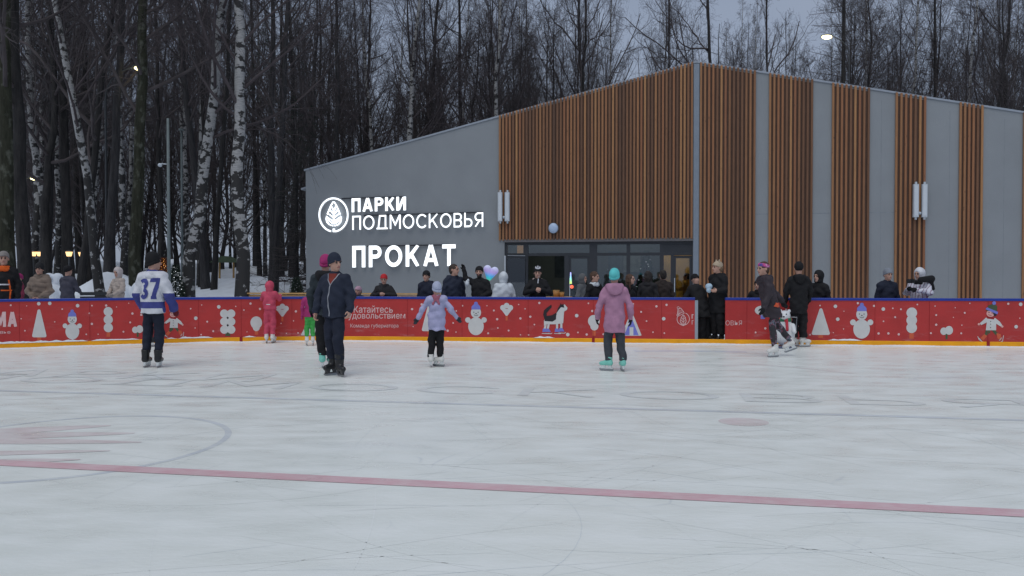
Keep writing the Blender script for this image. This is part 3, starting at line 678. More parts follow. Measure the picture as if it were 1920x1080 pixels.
# supports on the back of the boards
for P_, a0, a1 in ((0, .6, gs0 - .2), (1, gs1 + .2, BS[-1] - .3)):
    q = MB(); s_ = a0
    while s_ < a1:
        q = MB(); sweep(q, s_, s_ + .05, [(-.0505, .0), (-.0505, .93), (-.12, .93), (-.32, .0)], 0, .05); q.build('support_frame', m_grey, boards); s_ += 1.2
# snow packed on the kick plate
def ledge(x0, x1, name='packed_snow'):
    s0, s1 = b_s(x0), b_s(x1); n = max(6, int((s1 - s0) / .035)); vs = []; fs = []
    for i in range(n + 1):
        s_ = s0 + (s1 - s0) * i / n; e = min(1, min(i, n - i) / 4)
        hgt = max(.002, (.018 + .022 * abs(math.sin(s_ * 7 + math.sin(s_ * 3.1) * 2)) * random.uniform(.5, 1.2)) * e); wd = .017 + .012 * e * random.random()
        for (o_, z_) in ((.003, KZ + .001), (.003 + wd, KZ + .001), (.003 + wd * .6, KZ + hgt * .7), (.003, KZ + hgt)): vs.append(Vector(b_at(s_, o_, z_)) - boff)
        if i:
            for j in range(4): fs.append((4 * i - 4 + j, 4 * i - 4 + (j + 1) % 4, 4 * i + (j + 1) % 4, 4 * i + j))
    o = obj(name, (vs, fs), m_snow, boards); o['kind'] = 'stuff'
for x0, x1 in ((-20, 165), (170, 262), (312, 332), (334, 400), (455, 480), (1552, 1617), (1000, 1040)): ledge(x0, x1)
# snow skirt where the ice meets the boards
vs = []; fs = []; n = 620; s0, s1 = b_s(-60), BS[-1] - .2
for i in range(n + 1):
    s_ = s0 + (s1 - s0) * i / n; wd = .03 + .05 * abs(math.sin(s_ * 2.3) * math.sin(s_ * .9 + 1)) + .02 * random.random()
    for (o_, z_) in ((.017, .001), (.017 + wd, .001), (.017 + wd * .4, .010 + wd * .12), (.017, .013 + wd * .25)): vs.append(b_at(s_, o_, z_))
    if i:
        for j in range(4): fs.append((4 * i - 4 + j, 4 * i - 4 + (j + 1) % 4, 4 * i + (j + 1) % 4, 4 * i + j))
tag(obj('scraped_snow', (vs, fs), m_snow), 'thin line of scraped snow along the foot of the boards', kind='stuff')

# ================================================================== BUILDING
m_wall = mat("render_grey", srgb(140, 145, 149), .85, .05, 1.1, .25, 55)
m_wood = bpy.data.materials.new("larch_slats"); t, b = nodes_of(m_wood); N = t.nodes; L = t.links
geo = N.new("ShaderNodeNewGeometry"); co = N.new("ShaderNodeTexCoord").outputs['Object']
c = ramp(N, L, geo.outputs['Random Per Island'], [(0, (.115, .058, .034)), (.25, (.21, .098, .047)), (.5, (.31, .145, .064)), (.75, (.43, .215, .088)), (1, (.28, .112, .052))])
gr = nnoise(N, L, co, 6, 7, (14, 14, .35), 0, .7); c = mixc(N, L, .6, c, ramp(N, L, gr, [(.3, (.45, .42, .40)), (.65, (1.1, 1.1, 1.1))]), 'MULTIPLY')
kn = nnoise(N, L, co, 3.0, 2, (9, 9, 2.0)); c = mixc(N, L, ramp(N, L, kn, [(.68, (0, 0, 0)), (.74, (.8, .8, .8))]), c, (.05, .025, .015))
L.new(c, b.inputs['Base Color']); b.inputs['Roughness'].default_value = .65
m_back = mat("slat_backing", (.095, .054, .038), .8, .1)  # dark membrane; its tone also stands for shade between the slats
m_trim = mat("roof_trim", srgb(150, 158, 168), .5, .06)
m_frame = mat("window_frame", srgb(52, 55, 60), .45, .08)
m_lam = mat("lamp_housing", srgb(190, 198, 205), .45, .05)
z1303 = FPX * 1.0 / 60.0
PA = onY(574, 516, 26.45); PB = onY(1920, 516, 22.45)
E2 = (PB - PA)[:2]; E2 /= np.linalg.norm(E2); NB = np.array([-E2[1], E2[0]])   # NB points away from the rink
def f_u(px):
    d = ray(px, 516)[:2]; A = np.array([[d[0], -E2[0]], [d[1], -E2[1]]]); return float(np.linalg.solve(A, PA[:2])[1])
def FW(u, z, off=0.0):    # off > 0 towards the rink
    q = PA[:2] + E2 * u - NB * off; return (q[0], q[1], z)
def f_px(px, py, off=0.0):
    u = f_u(px); q = FW(u, 0); dd = ray(px, py); zz = CAMH + dd[2] * q[1]; return (u, zz)
uL = 0.0; uW = f_u(935); uC = f_u(1303); uR = f_u(1920) + 6.5
zL = f_px(574, 320)[1]; zC = f_px(1303, 118)[1]; zR = f_px(1920, 213)[1]
kl = (zC - zL) / uC; kr = (zC - zR) / (f_u(1920) - uC)
def ztop(u): return zC - (uC - u) * kl if u < uC else zC - (u - uC) * kr
bld = tag(empty('rental_pavilion', FW(uC, 0)), 'grey gabled pavilion with upright brown timber slats and a glazed entrance', 'building'); bo = Vector(bld.location)
LF_ = lambda u, z, off=0.: Vector(FW(u, z, off)) - bo
def fbox(mb, u0, u1, z0, z1, o0, o1, mi=0, top=None):
    za, zb = (z1, z1) if top is None else (top(u0), top(u1))
    p = [LF_(u0, z0, o1), LF_(u1, z0, o1), LF_(u1, z0, o0), LF_(u0, z0, o0), LF_(u0, za, o1), LF_(u1, zb, o1), LF_(u1, zb, o0), LF_(u0, za, o0)]
    mb.hexa(p, mi)
DEP = 13.0; uF0, uF1 = f_u(946), f_u(1299); zF = 2.56
q = MB(); fbox(q, uL, uF0, -.3, 0, -.25, 0, 0, ztop); fbox(q, uF0, uC, zF, 0, -.25, 0, 0, ztop); fbox(q, uF1, uC, -.3, zF, -.25, 0); 
fbox(q, uC, uR, -.3, 0, -.25, 0, 0, ztop); fbox(q, uL, uL + .25, -.3, 0, -DEP, -.2505, 0, lambda u: zL); fbox(q, uR - .25, uR, -.3, 0, -DEP, -.2505, 0, lambda u: ztop(uR)); fbox(q, uL, uC, -.3, 0, -DEP - .25, -DEP - .0005, 0, ztop); fbox(q, uC, uR, -.3, 0, -DEP - .25, -DEP - .0005, 0, ztop)
q.build('wall', m_wall, bld)
q = MB()   # roof sheets and thin verge trim
for a0, a1 in ((uL - .05, uC), (uC, uR + .05)):
    p = [LF_(a0, ztop(a0) + .001, .03), LF_(a1, ztop(a1) + .001, .03), LF_(a1, ztop(a1) + .001, -DEP - .3), LF_(a0, ztop(a0) + .001, -DEP - .3)]
    q.hexa(p + [v + Vector((0, 0, .055)) for v in p], 0)
q.build('roof', m_trim, bld)
q = MB(); p = [LF_(-.32, zL - .62, -.3), LF_(-.003, zL - .55, -.3), LF_(-.003, zL - .55, -3), LF_(-.32, zL - .62, -3)]; q.hexa(p + [v + Vector((0, 0, .07)) for v in p]); q.build('side_canopy', m_trim, bld)
# wall joints
q = MB()
for x in (1480, 1590, 1650, 1778, 1880): u_ = f_u(x); p = [LF_(u_, .1, .0015), LF_(u_ + .012, .1, .0015), LF_(u_ + .012, ztop(u_) - .25, .0015), LF_(u_, ztop(u_) - .25, .0015)]; q.add(p, [(0, 1, 2, 3)])
zj = f_px(1440, 402)[1]
for a0, a1 in ((1416, 1439), (1523, 1556), (1629, 1675)): p = [LF_(f_u(a0), zj, .002), LF_(f_u(a1), zj, .002), LF_(f_u(a1), zj + .025, .002), LF_(f_u(a0), zj + .025, .002)]; q.add(p, [(0, 1, 2, 3)])
q.build('wall_joint', mat("joint", srgb(130, 136, 142), .8), bld)
# corner strip
q = MB(); fbox(q, f_u(1299.5), f_u(1309.5), .05, 0, .0005, .055, 0, lambda u: ztop(u) - .02); q.build('corner_strip', mat("strip_grey", srgb(128, 138, 150), .6, .05), bld)
def cluster(x0, x1, zb, pitch, stick=.05):
    u0, u1 = f_u(x0), f_u(x1); n = max(2, round((u1 - u0 - .06) / pitch) + 1); pit = (u1 - u0 - .06) / (n - 1)
    q = MB(); fbox(q, u0 + .02, u1 - .02, zb + .04, 0, .002, .010, 0, lambda u: ztop(u) - .06); q.build('slat_backing', m_back, bld)
    q = MB()
    for i in range(n):
        a = u0 + i * pit; wv = .060; fbox(q, a, a + wv, zb + random.uniform(-.012, .012), 0, .012, .052 + random.uniform(-.003, .003), 0, lambda u: ztop(u) + stick + .012 * math.sin(i * 12.7))
    q.build('timber_slats', m_wood, bld)
cluster(936, 1298, zF + .07, .111, .045)
for x0, x1, p_ in ((1311, 1415, .119), (1440, 1522, .119), (1557.5, 1628, .121), (1676, 1733, .123), (1795.5, 1840, .128), (1915, 1945, .13), (2010, 2035, .13), (2110, 2130, .13)): cluster(x0, x1, .04, p_, .03)
# entrance glazing
q = MB(); fbox(q, uF0 - .0, uF1, zF - .002, zF + .06, .0, .075); q.build('lintel_flashing', mat("flashing", srgb(98, 96, 98), .5), bld)
fr = MB(); O0, O1 = -.11, -.03
def zz(py, px=1120): return f_px(px, py)[1]
zt1, zt0 = zz(474), zz(479.5)
uu = f_u
fbox(fr, uF0, uF1, zF - .09, zF - .001, O0, O1)                     # head
for x0, x1, za, zb in ((946, 951, 0, zF - .09), (981, 990, 0, zF - .09), (1058, 1066.5, 0, zt0), (1105, 1119.5, 0, zF - .09), (1174.5, 1181.5, 0, zF - .09), (1237, 1244.5, 0, zF - .09), (1257.5, 1263, 0, zt0), (1297, 1299, 0, zF - .09)):
    fbox(fr, uu(x0), uu(x1), za, zb, O0 + .001, O1 + .001)
for x0, x1 in ((951, 981), (990, 1105), (1119.5, 1174.5), (1181.5, 1237), (1244.5, 1297)): fbox(fr, uu(x0), uu(x1), zt0, zt1, O0 + .002, O1 - .002)
for x0, x1 in ((951, 981), (1119.5, 1174.5), (1181.5, 1237), (1244.5, 1257.5)): fbox(fr, uu(x0), uu(x1), 0, .12, O0 + .002, O1 - .002)
fbox(fr, uu(1244.5), uu(1297), zt1 + .001, zF - .0905, O0 + .02, O1 - .02)
fr.build('window_frame', m_frame, bld)
m_glass = bpy.data.materials.new("glass"); m_glass.use_nodes = True; t = m_glass.node_tree; t.nodes.clear(); N = t.nodes; L = t.links
o_ = N.new("ShaderNodeOutputMaterial"); g_ = N.new("ShaderNodeBsdfGlossy"); g_.inputs['Roughness'].default_value = .02; g_.inputs[0].default_value = (.8, .85, .9, 1)
tr = N.new("ShaderNodeBsdfTransparent"); tr.inputs[0].default_value = (.78, .82, .82, 1); fz = N.new("ShaderNodeFresnel"); fz.inputs[0].default_value = 2.1; ms = N.new("ShaderNodeMixShader")
L.new(fz.outputs[0], ms.inputs[0]); L.new(tr.outputs[0], ms.inputs[1]); L.new(g_.outputs[0], ms.inputs[2]); L.new(ms.outputs[0], o_.inputs[0])
for x0, x1, za, zb in ((951, 981, .12, zt0), (951, 981, zt1, zF - .09), (990, 1105, zt1, zF - .09), (1119.5, 1174.5, .12, zt0), (1119.5, 1174.5, zt1, zF - .09), (1181.5, 1237, .12, zt0), (1181.5, 1237, zt1, zF - .09), (1244.5, 1257.5, .12, zt0)):
    q = MB(); fbox(q, uu(x0) + .001, uu(x1) - .001, za + .001, zb - .001, -.075, -.065); q.build('window_pane', m_glass, bld)
def door_leaf(x0, x1, name='door'):
    a0, a1 = uu(x0), uu(x1); q = MB(); st = .07
    fbox(q, a0, a0 + st, .01, zt0 - .01, -.10, -.05); fbox(q, a1 - st, a1, .01, zt0 - .01, -.10, -.05); fbox(q, a0 + st, a1 - st, zt0 - .09, zt0 - .01, -.099, -.051); fbox(q, a0 + st, a1 - st, .01, .2, -.099, -.051)
    d = q.build(name, m_frame, bld); q = MB(); fbox(q, a0 + st, a1 - st, .2, zt0 - .09, -.08, -.07); q.build('pane', m_glass, d); q = MB(); fbox(q, a0 + .02, a0 + .04, .8, 1.4, -.05, -.01); q.build('handle', m_lam, d)
door_leaf(1066.5, 1105); door_leaf(1263, 1297)
# door leaf swung open towards the rink
hp = np.array(FW(uu(989), 0, .0)[:2]); dv = (-NB * 1.0 - E2 * 1.05); dv /= np.linalg.norm(dv); nn = np.array([-dv[1], dv[0]])
def lbox(mb, a, b_, z0, z1, th):
    A = hp + dv * a; B = hp + dv * b_; P_ = [A - nn * th / 2, B - nn * th / 2, B + nn * th / 2, A + nn * th / 2]; mb.hexa([Vector((*v, z0)) - bo for v in P_] + [Vector((*v, z1)) - bo for v in P_])
q = MB(); lbox(q, 0, .08, .02, zt0, .05); lbox(q, .78, .86, .02, zt0, .05); lbox(q, .08, .78, zt0 - .08, zt0, .049); lbox(q, .08, .78, .02, .2, .049); d = q.build('door', m_frame, bld)
q = MB(); lbox(q, .08, .78, .2, zt0 - .08, .01); q.build('pane', m_glass, d); q = MB(); lbox(q, .861, .875, .02, zt0, .06); q.build('edge_strip', m_lam, d); q = MB(); lbox(q, .10, .76, zt0 + .002, zt0 + .016, .02); q.build('door_closer', m_lam, d)
# interior room
m_in = mat("interior_wall", srgb(120, 122, 118), .8, .05); m_inw = mat("interior_warm_wall", srgb(196, 170, 96), .8, .12, 3); m_inf = mat("interior_floor", srgb(95, 92, 88), .6, .1)
q = MB(); fbox(q, uF0 - .1, uF1 + .1, -.02, 0.0, -5, -.26); q.build('interior_floor', m_inf, bld)
q = MB(); fbox(q, uF0 - .3, uu(1242), 0, 3.2, -5.1, -5.001); fbox(q, uF0 - .3, uF0 - .2, 0, 3.2, -5, -.26); fbox(q, uF0 - .3, uF1 + .4, 3.2, 3.3, -5, -.26); q.build('interior_wall', m_in, bld)
q = MB(); fbox(q, uu(1242), uF1 + .4, 0, 3.2, -3.1, -3.0); fbox(q, uF1 + .3, uF1 + .4, 0, 3.2, -2.99, -.26); fbox(q, uu(1241), uu(1242), 0, 3.2, -4.99, -.26); q.build('interior_partition', m_inw, bld)
q = MB(); fbox(q, uu(958), uu(978), 2.15, 2.5, -1.2, -1.15); q.build('pane_glow', mat("pane_glow_warm", srgb(190, 140, 90), .7, .3, 12, emis=srgb(200, 150, 100), estr=.35), bld)  # glowing panel stands in for warm light in the upper left pane
m_inlamp = mat("interior_lamp", (.9, .8, .6), .5, 0, emis=(1, .82, .5), estr=7); m_infill = mat("interior_fill_cool", (.8, .9, .9), .5, 0, emis=(.85, 1, .97), estr=4.5)
q = MB(); fbox(q, uu(1250), uu(1285), 3.1, 3.15, -2.2, -1.4); q.build('ceiling_glow_panel', m_inlamp, bld)
for a0, a1 in ((1000, 1030), (1130, 1165), (1190, 1220)):
    q = MB(); fbox(q, uu(a0), uu(a1), 3.12, 3.16, -3.2, -2.8); q.build('ceiling_glow_panel', m_infill, bld)  # cool panels, added to brighten the dark panes
# wall lamps
def floodlamp(x0, x1, x2, x3, yt, yb, lab):
    uc = uu((x0 + x3) / 2); zc = zz((yt + yb) / 2, (x0 + x3) / 2); r_ = tag(empty('wall_light', FW(uc, zc, .08)), lab, 'wall light', 'paired upright wall lights'); ro = Vector(r_.location)
    def bx(mb, a0, a1, z0, z1, o0, o1):
        p = [Vector(FW(*w_)) - ro for w_ in ((a0, z0, o1), (a1, z0, o1), (a1, z0, o0), (a0, z0, o0), (a0, z1, o1), (a1, z1, o1), (a1, z1, o0), (a0, z1, o0))]; mb.hexa(p)
    for a0, a1 in ((x0, x1), (x2, x3)):
        q = MB(); u0, u1 = uu(a0), uu(a1); z0, z1 = zz(yb - 3.5, a0), zz(yt + 3.5, a0); bx(q, u0, u1, z0, z1, .09, .2); l_ = q.build('lamp_bar', m_lam, r_)
        q = MB(); bx(q, u0 + .025, u1 - .025, z0 + .04, z1 - .04, .2005, .206); q.build('diffuser', mat("diffuser", srgb(205, 212, 218), .3, .03), l_)
        q = MB(); um = (u0 + u1) / 2; bx(q, um - .02, um + .03, z0 - .07, z0 - .001, .1, .16); bx(q, um - .02, um + .03, z1 + .001, z1 + .07, .1, .16); bx(q, um - .02, um + .02, z0 + .2, z0 + .24, .064, .089); bx(q, um - .02, um + .02, z1 - .24, z1 - .2, .064, .089); q.build('bracket', m_lam, r_)
    q = MB(); q.sphere(Vector(FW(uc, zz(yb - 11, x0), .13)) - ro, .045); q.build('sensor', m_lam, r_, True)
floodlamp(935.5, 943.5, 948.5, 957, 358, 419, 'pair of upright pale wall lights at the left edge of the slats')
floodlamp(1708, 1717.5, 1724, 1733.5, 343, 411.5, 'pair of upright pale wall lights high on the right part of the facade')
rl = tag(empty('round_wall_lamp', FW(uu(1038), zz(428, 1038), .07)), 'round white bulkhead lamp on slats above the entrance', 'wall lamp'); q = MB(); fw = Vector((-NB[0] * -1, -NB[1] * -1, 0))
q.sphere((0, 0, 0), (.155, .085, .165), 0, 20, 12); q.build('lamp_dome', mat("opal", srgb(175, 195, 222), .35, .03), rl, True)
q = MB(); q.tube([(0, .05, 0), (0, -.012, 0)], [.18, .18], 24); q.build('lamp_base', mat("lamp_base", srgb(90, 80, 75), .6), rl); rl.rotation_euler[2] = math.atan2(E2[1], E2[0])
# ---- illuminated signs
m_sign = mat("sign_glow", (.9, .95, 1), .4, 0, emis=(.93, .97, 1.0), estr=1.35); m_side = mat("sign_side", srgb(225, 232, 238), .4, .02, emis=(.93, .97, 1), estr=.25); m_rail = mat("sign_rail", srgb(55, 58, 64), .6)
def sign_text(root, s, x0, y0a, x1, y0b, ha, hb, t_, gap):
    """baseline (x0,y0a)->(x1,y0b), heights ha,hb in photo pixels"""
    ro = Vector(root.location)
    def mp_(off):
        def g(u, v):
            x = x0 + (x1 - x0) * u; y = y0a + (y0b - y0a) * u - (ha + (hb - ha) * u) * v; uu_, z_ = f_px(x, y); return Vector(FW(uu_, z_, off)) - ro
        return g
    for ls in layout(s, t_, gap):
        vs = []; fs = []; mi = []
        for k_, (V, F) in enumerate(ls):
            a_, f_ = solid(V, F, mp_(.13 + .0015 * k_), mp_(.07 + .0015 * k_)); b0 = len(vs); vs += a_
            fs += [tuple(i + b0 for i in f) for f in f_]; mi += [0 if all(i < len(a_) // 2 for i in f) else 1 for f in f_]
        obj('letter', npmesh('letter', vs, fs, mi), [m_sign, m_side], root)
s1 = tag(empty('illuminated_sign', FW(uu(760), zz(400, 760), .07)), 'white glowing park sign with round leaf emblem and two lines of letters', 'sign')
sign_text(s1, "ПАРКИ", 662.5, 398.4, 763.5, 394.8, 25.6, 25.6, .195, .16)
sign_text(s1, "ПОДМОСКОВЬЯ", 663.5, 431.5, 907.5, 425.6, 26.2, 27.0, .108, .19)
s2 = tag(empty('illuminated_sign', FW(uu(760), zz(480, 760), .07)), 'white glowing rental sign of six large letters, below the emblem sign', 'sign')
sign_text(s2, "ПРОКАТ", 663.3, 501.6, 856, 498.6, 40.2, 40.2, .182, .20)
def sign_rail(root, x0, y0, x1, y1, h_=.045):
    ro = Vector(root.location); P_ = []
    for off in (.1285, .10):
        a = f_px(x0, y0); b2 = f_px(x1, y1); P_ += [[Vector(FW(a[0], a[1] - h_, off - .06)) - ro, Vector(FW(b2[0], b2[1] - h_, off - .06)) - ro, Vector(FW(b2[0], b2[1], off - .06)) - ro, Vector(FW(a[0], a[1], off - .06)) - ro]]
    q = MB(); f_, k_ = P_; q.hexa([f_[0], f_[1], k_[1], k_[0], f_[3], f_[2], k_[2], k_[3]]); q.build('mounting_rail', m_rail, root)
sign_rail(s1, 642, 371.5, 758, 368); sign_rail(s1, 684, 403, 906, 397); sign_rail(s2, 690, 460.5, 842, 458)
def emblem(root, cx, cy, rx, ry):
    ro = Vector(root.location); lay = [0]
    def rib(pts, wd, name='emblem_stroke', closed=False, par=None, vary=None):
        V, F = ribbon(pts, wd, closed); lay[0] += 1; d0 = .13 + .0012 * lay[0]
        def g(off): return lambda u, v: Vector(FW(*f_px(cx + u * rx, cy - v * ry), off)) - ro
        vs, fs = solid(V, F, g(d0), g(.07)); return vs, fs
    vs, fs = rib([(math.sin(a), math.cos(a)) for a in np.linspace(-2.95, 3.03, 52)], .10); me = npmesh('ring', vs, fs, [0 if all(i < len(vs) // 2 for i in f) else 1 for f in fs]); obj('emblem_ring', me, [m_sign, m_side], root)
    q = MB(); mi_ = []
    def ad(pts, wd): v, f = rib(pts, wd); q.add(v, f, 0)
    ad([(0, -1.03), (0, -.82)], .12)
    for sx in (-1, 1):
        ad([(sx * .03, .80), (sx * .19, .58), (sx * .33, .30), (sx * .46, .04)], .05)
        for k_ in range(4):
            y0 = .34 - .22 * k_; x1 = (.17, .27, .36, .40)[k_]
            ad([(sx * .03, y0 - .06), (sx * x1, y0 + .20 - .02 * k_)], .042)
        ad([(sx * .48, -.06), (sx * .53, -.24), (sx * .47, -.44), (sx * .32, -.58), (sx * .06, -.66)], .05)
        ad([(sx * .37, -.16), (sx * .34, -.36), (sx * .04, -.54)], .042)
    ad([(0, .40), (0, -.52)], .04)
    q.build('emblem_leaf', m_sign, root)
emblem(s1, 628.5, 403.5, 26.5, 31)
# terrace ledge in front of the left wall
m_plank = mat("terrace_plank", srgb(186, 148, 96), .7, .2, 4, stretch=(1, 8, 8))
te = tag(empty('terrace_rail', FW(f_u(690), 0, 3.2)), 'low plank rail at the foot of the grey wall', 'rail'); to = Vector(te.location)
q = MB()
def tb(a0, a1, z0, z1, o0, o1):
    p = [Vector(FW(*w_)) - to for w_ in ((a0, z0, o1), (a1, z0, o1), (a1, z0, o0), (a0, z0, o0), (a0, z1, o1), (a1, z1, o1), (a1, z1, o0), (a0, z1, o0))]; q.hexa(p)
a0, a1 = uL - .8, f_u(905); ztr = CAMH - 33.5 * (onY(690, 516, 1)[1]) / FPX * 22.9
tb(a0, a1, ztr - .04, ztr, 2.9, 3.15); q.build('top_plank', m_plank, te); q = MB(); tb(a0, a1, ztr - .19, ztr - .06, 3.04, 3.08); tb(a0, a1, ztr - .36, ztr - .22, 3.04, 3.08); q.build('side_plank', m_plank, te)
u_ = a0
while u_ < a1: q = MB(); tb(u_, u_ + .08, -.1, ztr - .041, 2.94, 3.03); q.build('post', m_plank, te); u_ += 1.45

# ================================================================== TREES
def bark_dark(name, c0, c1, sc=3.0, moss=None):
    m = bpy.data.materials.new(name); t, b = nodes_of(m); N = t.nodes; L = t.links; co = N.new("ShaderNodeTexCoord").outputs['Object']
    n1 = nnoise(N, L, co, sc, 8, (3.2, 3.2, .6), 0, .7); c = ramp(N, L, n1, [(.3, c0), (.68, c1)])
    if moss: c = mixc(N, L, ramp(N, L, nnoise(N, L, co, 4.0, 6, (1.2, 1.2, .9)), [(.55, (0, 0, 0)), (.66, (.85,) * 3)]), c, moss)
    L.new(c, b.inputs['Base Color']); b.inputs['Roughness'].default_value = .9; b.inputs['Specular IOR Level'].default_value = .15
    bp = N.new("ShaderNodeBump"); bp.inputs['Strength'].default_value = .8; bp.inputs['Distance'].default_value = .04; L.new(n1, bp.inputs['Height']); L.new(bp.outputs[0], b.inputs['Normal'])
    return m
m_bark = bark_dark("bark_dark", (.016, .016, .017), (.052, .049, .048))
m_bark2 = bark_dark("bark_grey", (.022, .022, .024), (.07, .067, .069))
m_barkm = bark_dark("bark_mossy", (.014, .015, .011), (.05, .052, .036), 3, (.10, .105, .085))
m_twig = mat("twig", (.066, .056, .058), .9, .3, 2); m_twigb = mat("twig_birch", (.070, .058, .062), .9, .25, 2)
m_needle = mat("needles", (.022, .036, .026), .8, .35, 3)
m_birch = bpy.data.materials.new("bark_birch"); t, b = nodes_of(m_birch); N = t.nodes; L = t.links; co = N.new("ShaderNodeTexCoord").outputs['Object']
# distorted coordinates give ragged black diamonds and bars
wn = N.new("ShaderNodeTexNoise"); wn.inputs['Scale'].default_value = 1.6; wn.inputs['Detail'].default_value = 4; L.new(co, wn.inputs[0])
sc_ = N.new("ShaderNodeVectorMath"); sc_.operation = 'SCALE'; sc_.inputs[3].default_value = .35; L.new(wn.outputs['Color'], sc_.inputs[0]); ad_ = N.new("ShaderNodeVectorMath"); L.new(co, ad_.inputs[0]); L.new(sc_.outputs[0], ad_.inputs[1])
bars = nnoise(N, L, ad_.outputs[0], 1.0, 4, (3.0, 3.0, 4.6), 0, .62); fine = nnoise(N, L, co, 1.0, 3, (7, 7, 42), 0, .6)
sx = N.new("ShaderNodeSeparateXYZ"); L.new(co, sx.inputs[0])
mr = N.new("ShaderNodeMapRange"); mr.inputs[1].default_value = 0; mr.inputs[2].default_value = 7.5; mr.inputs[3].default_value = .16; mr.inputs[4].default_value = .0; L.new(sx.outputs[2], mr.inputs[0])
sm = N.new("ShaderNodeMath"); L.new(bars, sm.inputs[0]); L.new(mr.outputs[0], sm.inputs[1])
c = ramp(N, L, fine, [(.35, (.24, .24, .245)), (.55, (.36, .36, .355))]); c = mixc(N, L, ramp(N, L, fine, [(.64, (0, 0, 0)), (.69, (.8, .8, .8))]), c, (.10, .09, .09))
c = mixc(N, L, ramp(N, L, sm.outputs[0], [(.525, (0, 0, 0)), (.56, (1, 1, 1))]), c, (.022, .021, .021))
L.new(c, b.inputs['Base Color']); b.inputs['Roughness'].default_value = .75

def grow(P, R, per, t0, t1, ang, ln, up, k, rf, rg, wob=.12, tmin=.004, expo=1.0):
    """children of all polylines at once"""
    B, kp, _ = P.shape; n = B * per
    tt = t0 + (t1 - t0) * ((np.arange(per)[None] + rg.random((B, per))) / per) ** expo
    x = tt * (kp - 1); i = np.minimum(x.astype(int), kp - 2); f = (x - i)[..., None]; bi = np.arange(B)[:, None]
    base = P[bi, i] * (1 - f) + P[bi, i + 1] * f; T = P[bi, i + 1] - P[bi, i]; T = T / (np.linalg.norm(T, axis=2, keepdims=True) + 1e-9)
    rb = (R[bi, i] * (1 - f[..., 0]) + R[bi, i + 1] * f[..., 0]); plen = np.linalg.norm(np.diff(P, axis=1), axis=2).sum(1)[:, None]
    az = rg.random((B, per)) * 2 * np.pi + np.arange(per)[None] * 2.4; ref = np.where(np.abs(T[..., 2:3]) > .9, np.array([1., 0, 0]), np.array([0, 0, 1.]))
    U = np.cross(T, ref); U /= np.linalg.norm(U, axis=2, keepdims=True) + 1e-9; W = np.cross(T, U)
    perp = np.cos(az)[..., None] * U + np.sin(az)[..., None] * W; a = np.radians(ang[0] + (ang[1] - ang[0]) * rg.random((B, per)))[..., None]
    D = (np.cos(a) * T + np.sin(a) * perp).reshape(n, 3); Ln = (ln(tt) * (plen if True else 1) * (.65 + .6 * rg.random((B, per)))).reshape(n)
    C = np.empty((n, k, 3)); C[:, 0] = base.reshape(n, 3); st = Ln / (k - 1)
    for j in range(1, k):
        C[:, j] = C[:, j - 1] + D * st[:, None]; D = D + np.array([0, 0, up]) + rg.normal(0, wob, (n, 3)); D /= np.linalg.norm(D, axis=1, keepdims=True)
    r0 = np.maximum(rb.reshape(n) * rf, tmin); Rr = r0[:, None] * np.linspace(1, .35, k)[None] ** 1.0; Rr = np.maximum(Rr, tmin * .7)
    return C, Rr
def trunkline(H, r0, rg, k=18, wob=.12, bend=0):
    z = np.linspace(0, 1, k) ** 1.15 * H; x = np.cumsum(rg.normal(0, wob, k)) * .5; y = np.cumsum(rg.normal(0, wob, k)) * .5; x -= x[0]; y -= y[0]
    P = np.stack([x, y, z], 1); R = r0 * (1 - .88 * (z / H) ** .85) + r0 * .45 * np.exp(-z / .5) ; P[0, 2] = -1.6; R[0] *= 1.1; return P[None], R[None]
